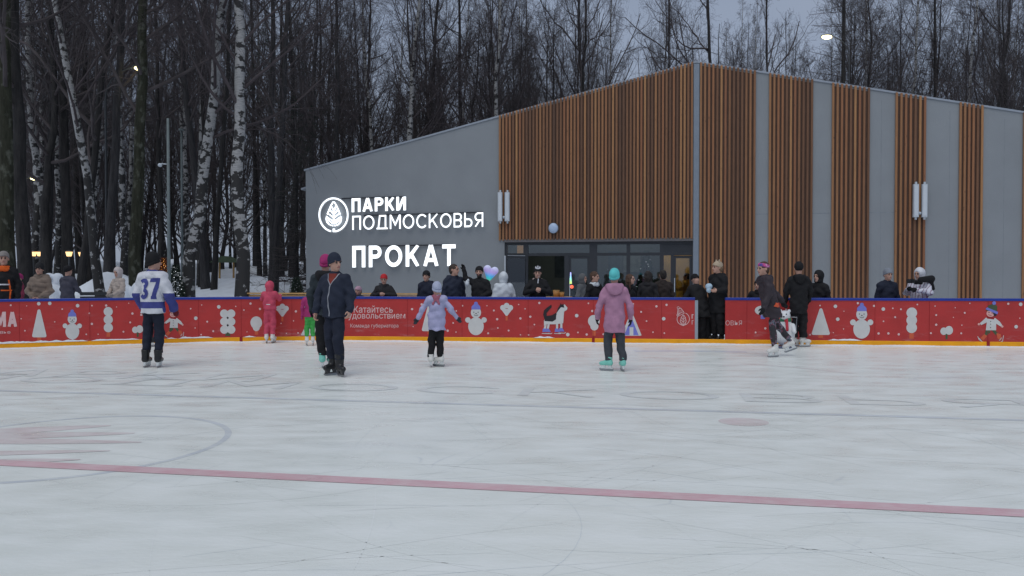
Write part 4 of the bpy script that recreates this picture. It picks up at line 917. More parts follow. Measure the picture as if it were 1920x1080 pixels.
def tree_mesh(kind, seed):
    rg = np.random.default_rng(seed); nd = None; tw = None
    if kind == 'tall':
        H = 24; P, R = trunkline(H, .22, rg); L1 = grow(P, R, 24, .30, .97, (35, 70), lambda t: .26 * (1.15 - t), .16, 8, .42, rg, .10)
        L2 = grow(*L1, 7, .2, 1, (25, 60), lambda t: .42 * (1.2 - .6 * t), .10, 5, .5, rg, .16); L3 = grow(*L2, 7, .15, 1, (25, 60), lambda t: .45 * (1.15 - .5 * t), .06, 4, .5, rg, .2, .0045); L4 = grow(*L3, 4, .2, 1, (20, 55), lambda t: .55 + 0 * t, .03, 3, .6, rg, .2, .004)
        crown = [L1, L2, L3, L4]
    elif kind == 'birch':
        H = 25; P, R = trunkline(H, .20, rg, wob=.16); L1 = grow(P, R, 26, .28, .98, (28, 55), lambda t: .22 * (1.15 - t), .10, 8, .36, rg, .09)
        L2 = grow(*L1, 8, .2, 1, (25, 60), lambda t: .40 * (1.2 - .6 * t), -.02, 5, .45, rg, .15); L3 = grow(*L2, 7, .2, 1, (20, 60), lambda t: .7 + 0 * t, -.28, 5, .5, rg, .12, .0042); L4 = grow(*L3, 4, .1, 1, (15, 50), lambda t: .6 + 0 * t, -.35, 3, .6, rg, .12, .0036)
        crown = [L1, L2, L3, L4]
    elif kind == 'spread':      # oak or linden with crooked limbs
        H = 20; P, R = trunkline(H, .24, rg, wob=.22); L1 = grow(P, R, 17, .26, .95, (40, 80), lambda t: .46 * (1.2 - t), .12, 10, .5, rg, .17)
        L2 = grow(*L1, 8, .15, 1, (30, 70), lambda t: .42 * (1.2 - .7 * t), .08, 6, .5, rg, .2); L3 = grow(*L2, 7, .15, 1, (30, 65), lambda t: .42 * (1.15 - .5 * t), .05, 4, .5, rg, .22, .005); L4 = grow(*L3, 4, .2, 1, (25, 60), lambda t: .5 + 0 * t, .03, 3, .6, rg, .2, .0042)
        crown = [L1, L2, L3, L4]
    elif kind == 'thicket':     # young multi-stem growth
        H = 12; P, R = trunkline(H, .11, rg, 12, .14); L1 = grow(P, R, 22, .08, .97, (18, 42), lambda t: .42 * (1.1 - t * .8), .10, 7, .5, rg, .1)
        L2 = grow(*L1, 9, .1, 1, (20, 50), lambda t: .40 * (1.2 - .7 * t), .08, 5, .5, rg, .15); L3 = grow(*L2, 7, .1, 1, (20, 55), lambda t: .5 + 0 * t, .05, 4, .55, rg, .18, .0048); crown = [L1, L2, L3]
        L4 = grow(*L3, 2, .2, 1, (20, 55), lambda t: .55 + 0 * t, .03, 3, .6, rg, .2, .004); crown.append(L4)
    elif kind == 'larch':
        H = 25; P, R = trunkline(H, .21, rg, wob=.04); L1 = grow(P, R, 80, .2, .98, (70, 95), lambda t: .17 * (1.12 - t), .02, 6, .2, rg, .07, .012)
        L2 = grow(*L1, 9, .15, 1, (45, 80), lambda t: .35 * (1.2 - .7 * t), -.05, 4, .5, rg, .12); L3 = grow(*L2, 4, .2, 1, (30, 60), lambda t: .5 + 0 * t, -.05, 3, .6, rg, .12, .004); crown = [L1, L2, L3]
    elif kind == 'pine':
        H = 25; P, R = trunkline(H, .22, rg, wob=.07); L1 = grow(P, R, 34, .42, .99, (55, 90), lambda t: .19 * (1.2 - t), .10, 7, .3, rg, .12, .015); L2 = grow(*L1, 9, .3, 1, (30, 65), lambda t: .34 * (1.2 - .5 * t), .10, 4, .5, rg, .16); L3 = grow(*L2, 5, .3, 1, (25, 60), lambda t: .42 + 0 * t, .12, 3, .5, rg, .15, .005)
        crown = [L1, L2, L3]; nd = (L3, 34, .09, .0045)
    elif kind == 'spruce':
        H = 11; P, R = trunkline(H, .15, rg, wob=.02); L1 = grow(P, R, 90, .06, .99, (80, 108), lambda t: .24 * (1.04 - t), .03, 6, .22, rg, .06, .010); L2 = grow(*L1, 12, .12, 1, (40, 65), lambda t: .34 * (1.15 - .8 * t), -.06, 4, .5, rg, .10)
        L3 = grow(*L2, 3, .2, 1, (30, 60), lambda t: .4 + 0 * t, -.05, 3, .5, rg, .1, .004); crown = [L1, L2, L3]; nd = (L2, 34, .045, .004)
    parts = [];
    for q_, (a, r_) in enumerate(crown): parts.append(tubes(a, r_, 5 if q_ == 0 else (4 if q_ == 1 else 3)))
    tr_ = tubes(P, R, 14); cr_ = merge(parts); nm = None
    if nd:
        (a, r_), cnt, ln_, wd_ = nd; B, k, _ = a.shape; n = B * cnt; bi = rg.integers(0, B, n); tt = rg.random(n) * (k - 1) * .999; i = tt.astype(int); f = (tt - i)[:, None]
        base = a[bi, i] * (1 - f) + a[bi, i + 1] * f; T = a[bi, i + 1] - a[bi, i]; T /= np.linalg.norm(T, axis=1, keepdims=True) + 1e-9; D = T * .7 + rg.normal(0, .6, (n, 3)); D /= np.linalg.norm(D, axis=1, keepdims=True)
        S_ = np.cross(D, rg.normal(0, 1, (n, 3))); S_ /= np.linalg.norm(S_, axis=1, keepdims=True) + 1e-9; ll = ln_ * (.6 + .8 * rg.random((n, 1)))
        V = np.stack([base - S_ * wd_, base + S_ * wd_, base + D * ll], 1).reshape(-1, 3); nm = (V, np.arange(3 * n).reshape(n, 3))
    return tr_, cr_, nm
_proto = {}
LODT = {}
def proto(kind, var):
    key = (kind, var)
    if key not in _proto:
        a, c_, n_ = tree_mesh(kind, hash_(kind) * 17 + var * 101 + 5)
        tm = npmesh('trunk', *a); tm.polygons.foreach_set("use_smooth", np.ones(len(tm.polygons), bool)); cm = npmesh('crown', *c_); nm = npmesh('needles', *n_) if n_ else None
        if nm: nm.materials.append(m_needle)
        cm.materials.append(m_twigb if kind == 'birch' else m_twig)
        _proto[key] = (tm, cm, nm, {})
    return _proto[key]
def hash_(s): return sum((i + 1) * ord(c) for i, c in enumerate(s)) % 97
def trunkmesh(pr, m):
    if m.name not in pr[3]:
        me = pr[0].copy(); me.materials.append(m); pr[3][m.name] = me
    return pr[3][m.name]
NAME = {'tall': 'bare_tree', 'birch': 'birch_tree', 'spread': 'bare_tree', 'thicket': 'young_tree', 'larch': 'larch_tree', 'pine': 'pine_tree', 'spruce': 'spruce_tree'}
H0 = {'tall': .22, 'birch': .20, 'spread': .24, 'thicket': .11, 'larch': .21, 'pine': .22, 'spruce': .15}
def tree(kind, x, y, s=1.0, sxy=None, lean=0.0, rz=0.0, var=0, bark=None, label=None, group=None, cat='tree'):
    pr = proto(kind, var); sxy = sxy or s; r_ = empty(NAME[kind], (x, y, float(terrain(x, y)) - .05)); M = Matrix.Rotation(lean, 3, 'Y') @ Matrix.Rotation(rz, 3, 'Z'); r_.rotation_euler = M.to_euler(); r_.scale = (sxy, sxy, s)
    m = bark or (m_birch if kind == 'birch' else m_bark)
    obj('trunk', trunkmesh(pr, m), None, r_); c_ = obj('crown', pr[1], None, r_)
    if pr[2]: obj('needles', pr[2], None, c_)
    tag(r_, label, cat, group); return r_
def ptree(kind, pxb, pxt, Y, wpx, label, s=1.0, var=0, bark=None, rz=0.0):
    """pxb: column where the trunk crosses eye height, pxt: column at the top of the photo, wpx: trunk width in photo pixels"""
    Wm = wpx * Y / FPX; lean = math.atan((pxt - pxb) / 516.0); sxy = Wm / (2 * H0[kind] * .93); x = (pxb - 960) / FPX * Y
    x -= math.tan(lean) * 0.6
    return tree(kind, x, Y, s, sxy, lean, rz, var, bark, label, 'single trees standing out in front of the wood')
# trunks one can pick out, left to right
ptree('tall', 6, 4, 20.5, 27, 'mossy speckled tree trunk at the left edge of the photo', 1, 0, m_barkm, 1)
ptree('tall', 47, 46, 22.5, 26, 'thick plain dark tree trunk between the orange jacket and the tan puffer', 1, 1, None, 2)
ptree('birch', 70, 78, 46, 10, 'thin birch behind the twin lanterns at left', 1, 0, None, 0)
ptree('birch', 104, 103, 40, 11, 'slender upright birch right of the twin lanterns', 1, 1, None, 3)
ptree('tall', 88, 92, 36, 18, 'straight dark tree behind the twin lanterns', 1, 2, m_bark2, 3)
ptree('tall', 132, 128, 33, 19, 'dark tree behind the person in the grey jacket turned away', 1, 0, None, 4)
ptree('birch', 190, 113, 25.5, 17, 'white birch leaning left, with black diamond marks, at the left of the wood', 1, 2, None, 1)
ptree('tall', 168, 165, 38, 16, 'dark tree close left of the leaning birch', 1, 3, None, 2)
ptree('spread', 148, 212, 29, 15, 'crooked dark tree leaning right beside the leaning birch', 1.1, 0, None, 2)
ptree('tall', 207, 226, 27, 17, 'dark tree with a slight right lean behind the beige coat', 1, 1, m_bark2, 5)
ptree('birch', 227, 229, 36, 12, 'speckled birch left of the thick straight trunk', 1, 1, None, 2)
ptree('tall', 252, 273, 23.5, 23, 'thick straight dark trunk behind the hockey player', 1, 2, m_barkm, 1)
ptree('tall', 302, 292, 34, 10, 'thin dark tree just left of the grey lamp post', 1, 3, None, 1)
ptree('birch', 350, 343, 44, 10, 'pale birch seen just right of the grey lamp post', 1, 0, None, 4)
ptree('birch', 362, 412, 24.5, 23, 'birch leaning right over a dark rough base, left of the thickest birch', 1, 1, None, 5)
ptree('birch', 378, 398, 37, 12, 'birch behind the one that leans right', 1, 2, None, 3)
ptree('tall', 402, 430, 31, 10, 'thin smooth dark trunk leaning right between the two big birches', 1, 0, None, 6)
ptree('birch', 456, 446, 23.5, 25, 'thickest birch, white with a rough dark base, left of the grey wall', 1, 0, None, 1)
ptree('tall', 510, 515, 34, 14, 'dark tree behind the child in the pink snowsuit', 1, 1, m_bark2, 1)
ptree('tall', 486, 478, 48, 8, 'slim dark tree right of the thickest birch', 1, 2, None, 0)
ptree('spread', 545, 536, 40, 11, 'crooked dark tree behind the left corner of the pavilion', 1.1, 1, None, 0)
ptree('tall', 632, 626, 41, 12, 'straight dark trunk rising over the low end of the pavilion roof', 1, 3, m_bark2, 0)
ptree('tall', 600, 597, 50, 9, 'slim dark tree behind the low end of the roof', 1, 2, None, 2)
ptree('tall', 690, 700, 52, 10, 'dark tree left of the bright birch over the roof', 1, 0, None, 3)
ptree('birch', 745, 772, 41, 14, 'bright white birch rising over the grey roof slope', 1.05, 2, None, 0)
ptree('tall', 808, 820, 46, 13, 'dark tree right of the bright birch over the roof', 1, 1, None, 3)
ptree('tall', 868, 862, 48, 12, 'dark tree over the roof left of the timber slats', 1, 2, None, 4)
ptree('birch', 932, 938, 43, 12, 'birch with a dark top rising where the timber slats begin', 1.05, 1, None, 0)
ptree('spread', 1071, 1076, 43, 10, 'left one of two dark dead trees with drooping limbs over the slats', 1.2, 2, None, 0)
ptree('spread', 1107, 1107, 43.5, 9, 'right one of two dark dead trees with drooping limbs over the slats', 1.2, 2, None, 2.6)
ptree('birch', 1143, 1146, 50, 6, 'thin pale birch with hanging twigs right of the two dead trees', 1, 0, None, 1)
ptree('tall', 1250, 1256, 50, 6, 'slim bare tree left of the roof ridge', 1, 1, None, 1)
ptree('spread', 1372, 1345, 44, 13, 'crooked spreading tree right of the roof ridge', 1.15, 3, None, 1)
ptree('tall', 1447, 1440, 47, 8, 'bare tree between the crooked tree and the glowing lamp', 1, 3, None, 2)
ptree('larch', 1580, 1578, 44, 13, 'dark tree with level branches right behind the glowing lamp', 1.1, 0, None, 0)
ptree('birch', 1625, 1632, 49, 8, 'pale birch right of the glowing lamp', 1, 2, None, 1)
ptree('birch', 1708, 1716, 50, 9, 'birch over the roof above the right wall lights', 1, 1, None, 0)
ptree('larch', 1762, 1752, 48, 10, 'level branched tree over the right part of the roof', 1.05, 1, None, 1)
ptree('birch', 1803, 1830, 45, 9, 'leaning pale birch near the right end of the roof', 1, 0, None, 2)
ptree('spread', 1860, 1872, 46, 12, 'spreading dark tree near the right edge of the photo', 1.15, 0, None, 3)
ptree('pine', 526, 528, 42, 12, 'pine with dark green clumps left of the pavilion', .8, 0, None, 0)
ptree('pine', 26, 22, 34, 14, 'dark pine behind the mossy trunk at the left edge', .75, 1, None, 0)
ptree('pine', 150, 152, 48, 13, 'pine among the dark trunks at left', .75, 0, None, 2)
x_, y_ = onY(556, 516, 30.5)[:2]; tree('spruce', x_, y_, .78, .8, 0, 0, 0, None, 'dark spruce beside the left corner of the pavilion', None)
x_, y_ = onY(585, 516, 36)[:2]; tree('spruce', x_, y_, .8, .8, 0, 2, 0, None, 'dark spruce behind the left end of the pavilion', None)
# the rest of the wood
random.seed(21)
taken = []
def scatter(n, y0, y1, kinds, label, group, smin=.85, smax=1.15, xmin=None, wmul=1.0, xf=None, cols=None):
    k = 0; tr_ = 0
    while k < n and tr_ < n * 60:
        tr_ += 1; Y = y0 + (y1 - y0) * random.random() ** .8; px = random.uniform(-140, 2060) if cols is None else random.uniform(*random.choice(cols)); x = (px - 960) / FPX * Y
        if Y < 41.5 and x > -9.5: continue
        if any((x - a) ** 2 + (Y - b_) ** 2 < (1.1 if Y < 60 else .7) ** 2 for a, b_ in taken): continue
        taken.append((x, Y)); kd = random.choice(kinds); kk = 1 if kd in ('larch', 'pine') else (2 if kd in ('thicket',) else 3)
        s = random.uniform(smin, smax); wv = s * random.uniform(.6, 1.15) * wmul
        lb = label[NAME[kd]]; tree(kd, x, Y, s, wv, random.gauss(0, .05), random.uniform(0, 6.28), random.randint(0, kk), random.choice([m_bark, m_bark2]) if kd != 'birch' else None, lb, group + ' (' + NAME[kd].replace('_', ' ') + 's)'); k += 1
LB = {'bare_tree': 'leafless dark tree among many alike in the wood behind', 'birch_tree': 'black and white birch among many alike deep in the wood', 'larch_tree': 'leafless larch with level branches deep in the wood', 'pine_tree': 'dark green pine standing deep in the wood'}
LT = {'young_tree': 'young bushy leafless tree in the undergrowth of the wood'}
scatter(12, 32, 48, ['tall'] * 5 + ['birch'] * 3 + ['spread', 'pine'], LB, 'trees of the wood', cols=[(-120, 240), (-120, 240), (240, 575)])
scatter(44, 48, 95, ['tall'] * 6 + ['birch'] * 3 + ['pine', 'spread'], LB, 'trees of the wood', wmul=.85, cols=[(-140, 250), (-140, 250), (250, 600)])
scatter(34, 46, 92, ['tall'] * 4 + ['birch'] * 3 + ['spread'] * 2, LB, 'trees of the wood', wmul=.8, cols=[(560, 1010)])
scatter(27, 45, 90, ['tall'] * 1 + ['birch'] * 5 + ['spread'] * 4 + ['larch'], LB, 'trees of the wood', .8, 1.05, wmul=.75, cols=[(1210, 2060)])
scatter(12, 46, 80, ['birch', 'birch', 'spread'], LB, 'trees of the wood', .75, 1.0, wmul=.6, cols=[(1235, 1560)])
scatter(9, 60, 92, ['birch'], LB, 'trees of the wood', .7, .85, wmul=.7, cols=[(1000, 1210)])
scatter(34, 43, 62, ['thicket'], LT, 'undergrowth of the wood', .9, 1.3, cols=[(-120, 575)])
scatter(46, 43, 66, ['thicket'], LT, 'undergrowth of the wood', 1.15, 1.7, cols=[(560, 1010), (560, 1010), (1000, 1130), (1330, 2060), (1500, 2060), (1650, 2060)])
scatter(16, 28, 75, ['tall'] * 4 + ['birch'] * 2, LB, 'trees of the wood', cols=[(-600, -130)])
# far wood: one mass
def farwood():
    rg = np.random.default_rng(4); parts = []
    V0 = []; 
    for kind, var in (('tall', 1), ('birch', 0), ('tall', 3)):
        rg2 = np.random.default_rng(var + 50); P, R = trunkline(23, .2, rg2, 8); L1 = grow(P, R, 18, .15, .97, (30, 60), lambda t: .24 * (1.15 - t), .12, 5, .4, rg2); L2 = grow(*L1, 8, .1, 1, (25, 60), lambda t: .4 + 0 * t, .08, 4, .5, rg2, .15, .012); L3 = grow(*L2, 4, .1, 1, (25, 60), lambda t: .5 + 0 * t, .05, 3, .6, rg2, .15, .011)
        V0.append(merge([tubes(P, R, 5), tubes(*L1, 3), tubes(*L2, 3), tubes(*L3, 3)]))
    for i in range(110):
        Y = rg.uniform(96, 150); px = rg.uniform(-150, 2070); x = (px - 960) / FPX * Y; V, F = V0[i % 3]; a = rg.uniform(0, 6.28); s = rg.uniform(.5, .85)
        if px > 1010 and rg.random() < .35: s *= .7
        M = np.array([[math.cos(a), -math.sin(a), 0], [math.sin(a), math.cos(a), 0], [0, 0, 1]]) * s
        parts.append((V @ M.T + np.array([x, Y, float(terrain(x, Y))]), F))
    return merge(parts)
tag(obj('far_wood', farwood(), m_twig), 'mass of leafless trees at the back of the park', 'wood', kind='stuff')

# ================================================================== PEOPLE
m_skin = mat("skin", (.50, .29, .22), .55, .08, 14); m_lip = mat("lips", (.36, .13, .12), .5, .05)
m_eye = mat("eye_dark", (.03, .025, .025), .2, 0); m_hair = {'brown': mat("hair_brown", (.075, .04, .025), .7, .3, 30, .3, 90), 'dark': mat("hair_dark", (.025, .02, .018), .7, .3, 30, .3, 90), 'short': mat("hair_short", (.05, .035, .028), .8, .3, 60, .3, 120), 'fair': mat("hair_fair", (.22, .14, .08), .7, .3, 30, .3, 90)}
m_blade = mat("skate_steel", (.30, .31, .33), .3, .05, metal=.8); m_holder = mat("blade_holder", (.72, .74, .74), .4, .05); m_hold_b = mat("blade_holder_dark", (.05, .05, .055), .4, .05)
m_lace = mat("laces", (.6, .6, .6), .7)
I3 = np.eye(3)
def rotz(a): c, s = math.cos(a), math.sin(a); return np.array([[c, -s, 0], [s, c, 0], [0, 0, 1.]])
def rotx(a): c, s = math.cos(a), math.sin(a); return np.array([[1., 0, 0], [0, c, -s], [0, s, c]])
def roty(a): c, s = math.cos(a), math.sin(a); return np.array([[c, 0, s], [0, 1., 0], [-s, 0, c]])
def folds(seed, a=.006, f=16, quilt=0, pitch=.1):
    def w_(P):
        x, y, z = P[:, 0], P[:, 1], P[:, 2]
        v = a * (np.sin(f * z + 3 * np.sin(f * .5 * x + seed) + 2 * np.sin(f * .45 * y + 1.7 * seed)) * .6 + .4 * np.sin(f * 1.7 * x + 2.5 * np.sin(f * .8 * z + seed)) + .35 * np.sin(f * 2.3 * (z + .6 * np.abs(x)) + 2 * np.sin(11 * y + seed)))
        if quilt: v = v + quilt * (1 - np.abs(np.sin(np.pi * (z + .02 * np.sin(7 * x)) / pitch)) ** .55)
        return v
    return w_
def hand(S, wr, d, side, k, curl=.35, fat=1.0, palm=None):
    """five separate fingers; d points along the hand, palm normal faces the body unless given"""
    d = np.array(d, float); d /= np.linalg.norm(d); n = np.array(palm if palm is not None else (-side, 0, 0), float); n -= d * (n @ d); n /= np.linalg.norm(n) + 1e-9; w_ = np.cross(d, n) * side
    # w_ points to the thumb side
    if palm is None and w_[1] > 0: w_ = -w_
    Rm = np.stack([w_, n, d], 1); F = (np.array(wr), Rm, k)
    S.ell((0, 0, .045), (.040 * fat, .017 * fat, .050), .012, F=F); S.cap((0, 0, -.03), (0, 0, .02), .026 * fat, .028 * fat, .015, F=F)
    for i, (x, L) in enumerate(((.030, .068), (.011, .078), (-.009, .072), (-.027, .056))):
        a1, a2 = curl * 1.1 + .05 * i, curl * 2.4 + .1 * i; p0 = np.array([x, 0, .082 - abs(x) * .12]); p1 = p0 + L * .5 * np.array([x * .6, math.sin(a1), math.cos(a1)]); p2 = p1 + L * .5 * np.array([0, math.sin(a2), math.cos(a2)])
        r = .0092 * fat; S.cap(p0, p1, r * 1.05, r, .004, F=F); S.cap(p1, p2, r, r * .82, .004, F=F)
    t0 = np.array([.034, .004, .022]); t1 = np.array([.058, .018, .052]); t2 = np.array([.055, .034, .078]); S.cap(t0, t1, .012 * fat, .0105 * fat, .008, F=F); S.cap(t1, t2, .0105 * fat, .0085 * fat, .004, F=F)
def decal(root, name, src, V2, F, mp, m, off=.004, thick=None):
    """lay flat faces onto the surface of src: mp(u,v)->(origin, direction) in local space"""
    me = src.data; vs = np.empty(len(me.vertices) * 3); me.vertices.foreach_get("co", vs); vs = vs.reshape(-1, 3)
    bvh = BVHTree.FromPolygons([tuple(v) for v in vs], [tuple(p.vertices) for p in me.polygons])
    bm = bmesh.new(); bv = [bm.verts.new((v[0], v[1], 0)) for v in V2]
    for f in F:
        try: bm.faces.new([bv[i] for i in f])
        except ValueError: pass
    bmesh.ops.triangulate(bm, faces=bm.faces); 
    for _ in range(2): bmesh.ops.subdivide_edges(bm, edges=bm.edges, cuts=1, use_grid_fill=True)
    out = []; last = None
    for v in bm.verts:
        o_, d_ = mp(v.co.x, v.co.y); o_ = Vector(o_); d_ = Vector(d_).normalized(); hit = bvh.ray_cast(o_, d_)
        if hit[0] is not None: q = hit[0] - d_ * off; last = (hit[0] - o_).length
        else: q = o_ + d_ * ((last or .3) - off)
        out.append(q)
    fs = [[v.index for v in f.verts] for f in bm.faces]; bm.verts.index_update(); fs = [[v.index for v in f.verts] for f in bm.faces]; bm.free()
    return obj(name, npmesh(name, out, fs), m, root)

def person(label, x, y, H, face=0, z=0.0, skates=False, h=.010, hs=1.0, bulk=1.0, arms=None, legs=None, lean=(0, 0), head=(0, 0, 0), hat=None, hair=None, hood=None, jacket=None, trousers=None, boots=None, gloves=None, scarf=None, collar=None, curl=.35, foot=(0, 0), hipshift=0.0, faced=True, group=None, beard=None):
    """local frame: front is -y, the person's left is +x; joints are fractions of H"""
    lift = .085 if skates else .0
    rd = np.random.default_rng(int(abs(x) * 100 + H * 77)); sd = rd.random() * 6
    root_loc = (x, y, z); k = H / 1.8; J = lambda p: np.array([p[0] * H, p[1] * H, p[2] * H + lift])
    lx, ly = lean
    sh = {s: np.array([s * .094 + lx, ly, .787]) for s in (1, -1)}; hp = {s: np.array([s * .048 + hipshift, 0, .50]) for s in (1, -1)}
    arms = arms or {}; legs = legs or {}
    el = {}; wr = {}; pn = {}
    for s, key in ((1, 'L'), (-1, 'R')):
        a = arms.get(key); el[s] = np.array(a[0] if a else (s * .135 + lx, ly + .012, .635)); wr[s] = np.array(a[1] if a else (s * .140 + lx, ly - .03, .485)); pn[s] = a[2] if a and len(a) > 2 else None
    kn = {}; an = {}
    for s, key in ((1, 'L'), (-1, 'R')):
        a = legs.get(key); kn[s] = np.array(a[0] if a else (s * .052 + hipshift * .5, -.012, .275)); an[s] = np.array(a[1] if a else (s * .055, .008, .050))
    hk = hs * k * 1.09; turn, nod, tilt = head; Rh = rotz(rad(turn)) @ rotx(rad(nod)) @ roty(rad(tilt))
    neck = J(((sh[1] + sh[-1]) / 2) + np.array([0, 0, .03])); hc = neck + np.array([0, -.012 * H, 0]) + np.array([0, 0, (.17 if hs <= 1.02 else .165) * hk * 1.0]); hc[2] = max(hc[2], 0) 
    topz = H + lift; 
    if abs(ly) < .05: hc[2] = topz - .122 * hk
    FH = (hc, Rh, hk)
    # ---- body, one continuous skin
    S = SD(h)
    S.ell((0, .012, .030), (.076, .096, .090), .02, F=FH); S.ell((0, -.018, -.035), (.060, .076, .080), .03, F=FH); S.cap((0, -.062, -.098), (0, -.058, -.098), .024, .024, .03, F=FH)
    if faced:
        S.cap((0, -.092, .008), (0, -.108, -.028), .008, .014, .012, F=FH); S.ell((.030, -.094, .004), (.016, .012, .011), .012, True, F=FH); S.ell((-.030, -.094, .004), (.016, .012, .011), .012, True, F=FH)
        S.cap((-.020, -.088, -.062), (.020, -.088, -.062), .008, .008, .010, F=FH); S.cap((-.045, -.082, .026), (.045, -.082, .026), .009, .009, .015, F=FH)
        for s in (1, -1): S.ell((s * .078, .012, -.012), (.010, .021, .031), .008, F=FH)
    nb = J((sh[1] + sh[-1]) / 2 + np.array([0, .008, .012])); S.cap(hc + Rh @ np.array([0, .022, -.07]) * hk, nb, .052 * hk, .060 * k, .03)
    S.cap(J((hipshift, 0, .52)), J((lx * .8, ly * .8, .72)), .068 * H, .078 * H, .04, sy=.66); S.cap(J(sh[1] * .8 + sh[-1] * .2), J(sh[1] * .2 + sh[-1] * .8), .036 * H, .036 * H, .04)
    for s in (1, -1):
        S.cap(J(sh[s]), J(el[s]), .028 * H, .022 * H, .02); S.cap(J(el[s]), J(wr[s]), .022 * H, .0155 * H, .015)
        S.cap(J(hp[s]), J(kn[s]), .042 * H, .030 * H, .03); S.cap(J(kn[s]), J(an[s]), .030 * H, .019 * H, .02); fd = foot_dir(s, foot); S.cap(J(an[s]) + fd * -.02, J(an[s]) + fd * .10 * k + np.array([0, 0, -.03 * k]), .026 * k, .022 * k, .02)
        if gloves is None: hand(S, J(wr[s]) , wr[s] - el[s], s, k * (1 if hs < 1.05 else .95), curl, 1.0, pn[s])
    me = npmesh('person', *S.build()); co_ = np.empty(len(me.vertices) * 3); me.vertices.foreach_get("co", co_); co_ = co_.reshape(-1, 3)
    cen = np.array([co_[list(p.vertices)].mean(0) for p in me.polygons]) if len(me.polygons) < 1 else None
    lv = np.empty(len(me.loops), np.int32); me.loops.foreach_get("vertex_index", lv); cen = co_[lv.reshape(-1, 4)].mean(1); hl = ((cen - hc) @ Rh) / hk
    mi = np.zeros(len(cen), np.int32); mi[(np.abs(hl[:, 2] + .063) < .0075) & (np.abs(hl[:, 0]) < .024) & (hl[:, 1] < -.07)] = 1
    if beard: mi[(hl[:, 2] < -.045) & (hl[:, 2] > -.14) & (hl[:, 1] < .0) & ~((np.abs(hl[:, 2] + .063) < .008) & (np.abs(hl[:, 0]) < .02))] = 2
    me.polygons.foreach_set("material_index", mi)
    r_ = obj('person', me, [m_skin, m_lip, m_hair[beard] if beard else m_hair['dark']], None, True); r_.location = root_loc; r_.rotation_euler = (0, 0, rad(face)); tag(r_, label, 'person', group)
    if faced and abs(((face + turn + 180) % 360) - 180) < 125:
        for s in (1, -1):
            q = MB(); c_ = hc + Rh @ (np.array([s * .030, -.0835, .003]) * hk); q.sphere(c_, .0125 * hk, 0, 10, 7); q.build('eye', m_eye, r_, True)
        q = MB()
        for s in (1, -1): q.tube([hc + Rh @ (np.array(p) * hk) for p in ((s * .014, -.0955, .021), (s * .030, -.0965, .026), (s * .046, -.086, .021))], [.003 * hk, .0042 * hk, .002 * hk], 5)
        q.build('eyebrows', m_hair['dark'], r_)
    # ---- clothes
    if trousers:
        tm, tw = trousers[0], trousers[1]; T = SD(h); T.ell(J((hipshift, .004, .495)), (.080 * H * tw ** .5, .056 * H * tw ** .5, .060 * H), .05)
        for s in (1, -1): T.cap(J(hp[s] * (.85, 1, 1) + (0, 0, -.01)), J(kn[s]), .045 * H * tw, .040 * H * tw, .022); T.cap(J(kn[s]), J(an[s] + np.array([0, 0, .022])), .038 * H * tw, .033 * H * tw, .02); T.cut((0, 0, 0), (0, 0, -1)) if False else None
        T.cut((0, 0, (legs.get('cut', .20) if skates else .06)), (0, 0, -1)) if not legs.get('pitch') else None
        sdo('trousers', T, tm, r_, folds(sd, .008, 19))
    if jacket:
        jm = jacket['m']; hem = jacket.get('hem', .45); fl = jacket.get('flare', 1.0); T = SD(h); b_ = bulk; mid = lambda t: np.array([hipshift * (1 - t) + lx * t, ly * t, 0])
        T.cap(J(mid(0) + (0, .004, hem - .03)), J(mid(.75) + (0, 0, .70)), .088 * H * b_ * fl, .088 * H * b_, .05, sy=.74)
        for s in (1, -1): T.cap(J(sh[s] * .90 + sh[-s] * .10 + (0, .004, -.012)), J(sh[s] * .56 + sh[-s] * .44 + (0, .006, .030)), .041 * H * min(b_, 1.3), .044 * H, .05, sy=.95)
        if jacket.get('belly'): T.ell(J((hipshift, -.03, .60)), (.085 * H, .075 * H, .09 * H), .06)
        T.cutnow(J((0, 0, hem)), (0, 0, -1)); sw = b_ ** .6 * jacket.get('sleeve', 1.0)
        for s in (1, -1):
            m1 = sh[s] * .6 + el[s] * .4; T.cap(J(sh[s]), J(m1), .037 * H * sw, .036 * H * sw, .045); T.cap(J(m1), J(el[s]), .036 * H * sw, .034 * H * sw, .014); T.cap(J(el[s]), J(el[s] + (wr[s] - el[s]) * .90), .034 * H * sw, .026 * H * sw, .014)
        jo_ = sdo('jacket', T, jm, r_, folds(sd, .0105, 19, jacket.get('quilt', 0), jacket.get('pitch', .11)))
        for s in (1, -1):     # knitted or hemmed cuffs
            d = wr[s] - el[s]; A = SD(h); A.cap(J(el[s] + d * .93), J(el[s] + d * 1.02), .0225 * H * sw, .0215 * H * sw, .01); dn = J(wr[s]) - J(el[s]); A.cut(J(wr[s]) + dn * .03, dn); sdo('cuff', A, jacket.get('cuffm', jm), jo_)
        T = SD(h)
        if collar != 'none':
            cz = jacket.get('collar', 1.0); T.tor(nb + np.array([0, -.006, .030 * k * cz]), .076 * k, .072 * k, .021 * k, .02, sz=2.3 * cz); T.tor(nb + np.array([0, .0, -.01 * k]), .090 * k, .078 * k, .026 * k, .03, sz=1.3)
            if hood is None or hood.get('down'): pass
            sdo('collar', T, jacket.get('cm', jm), r_, folds(sd, .004, 20))
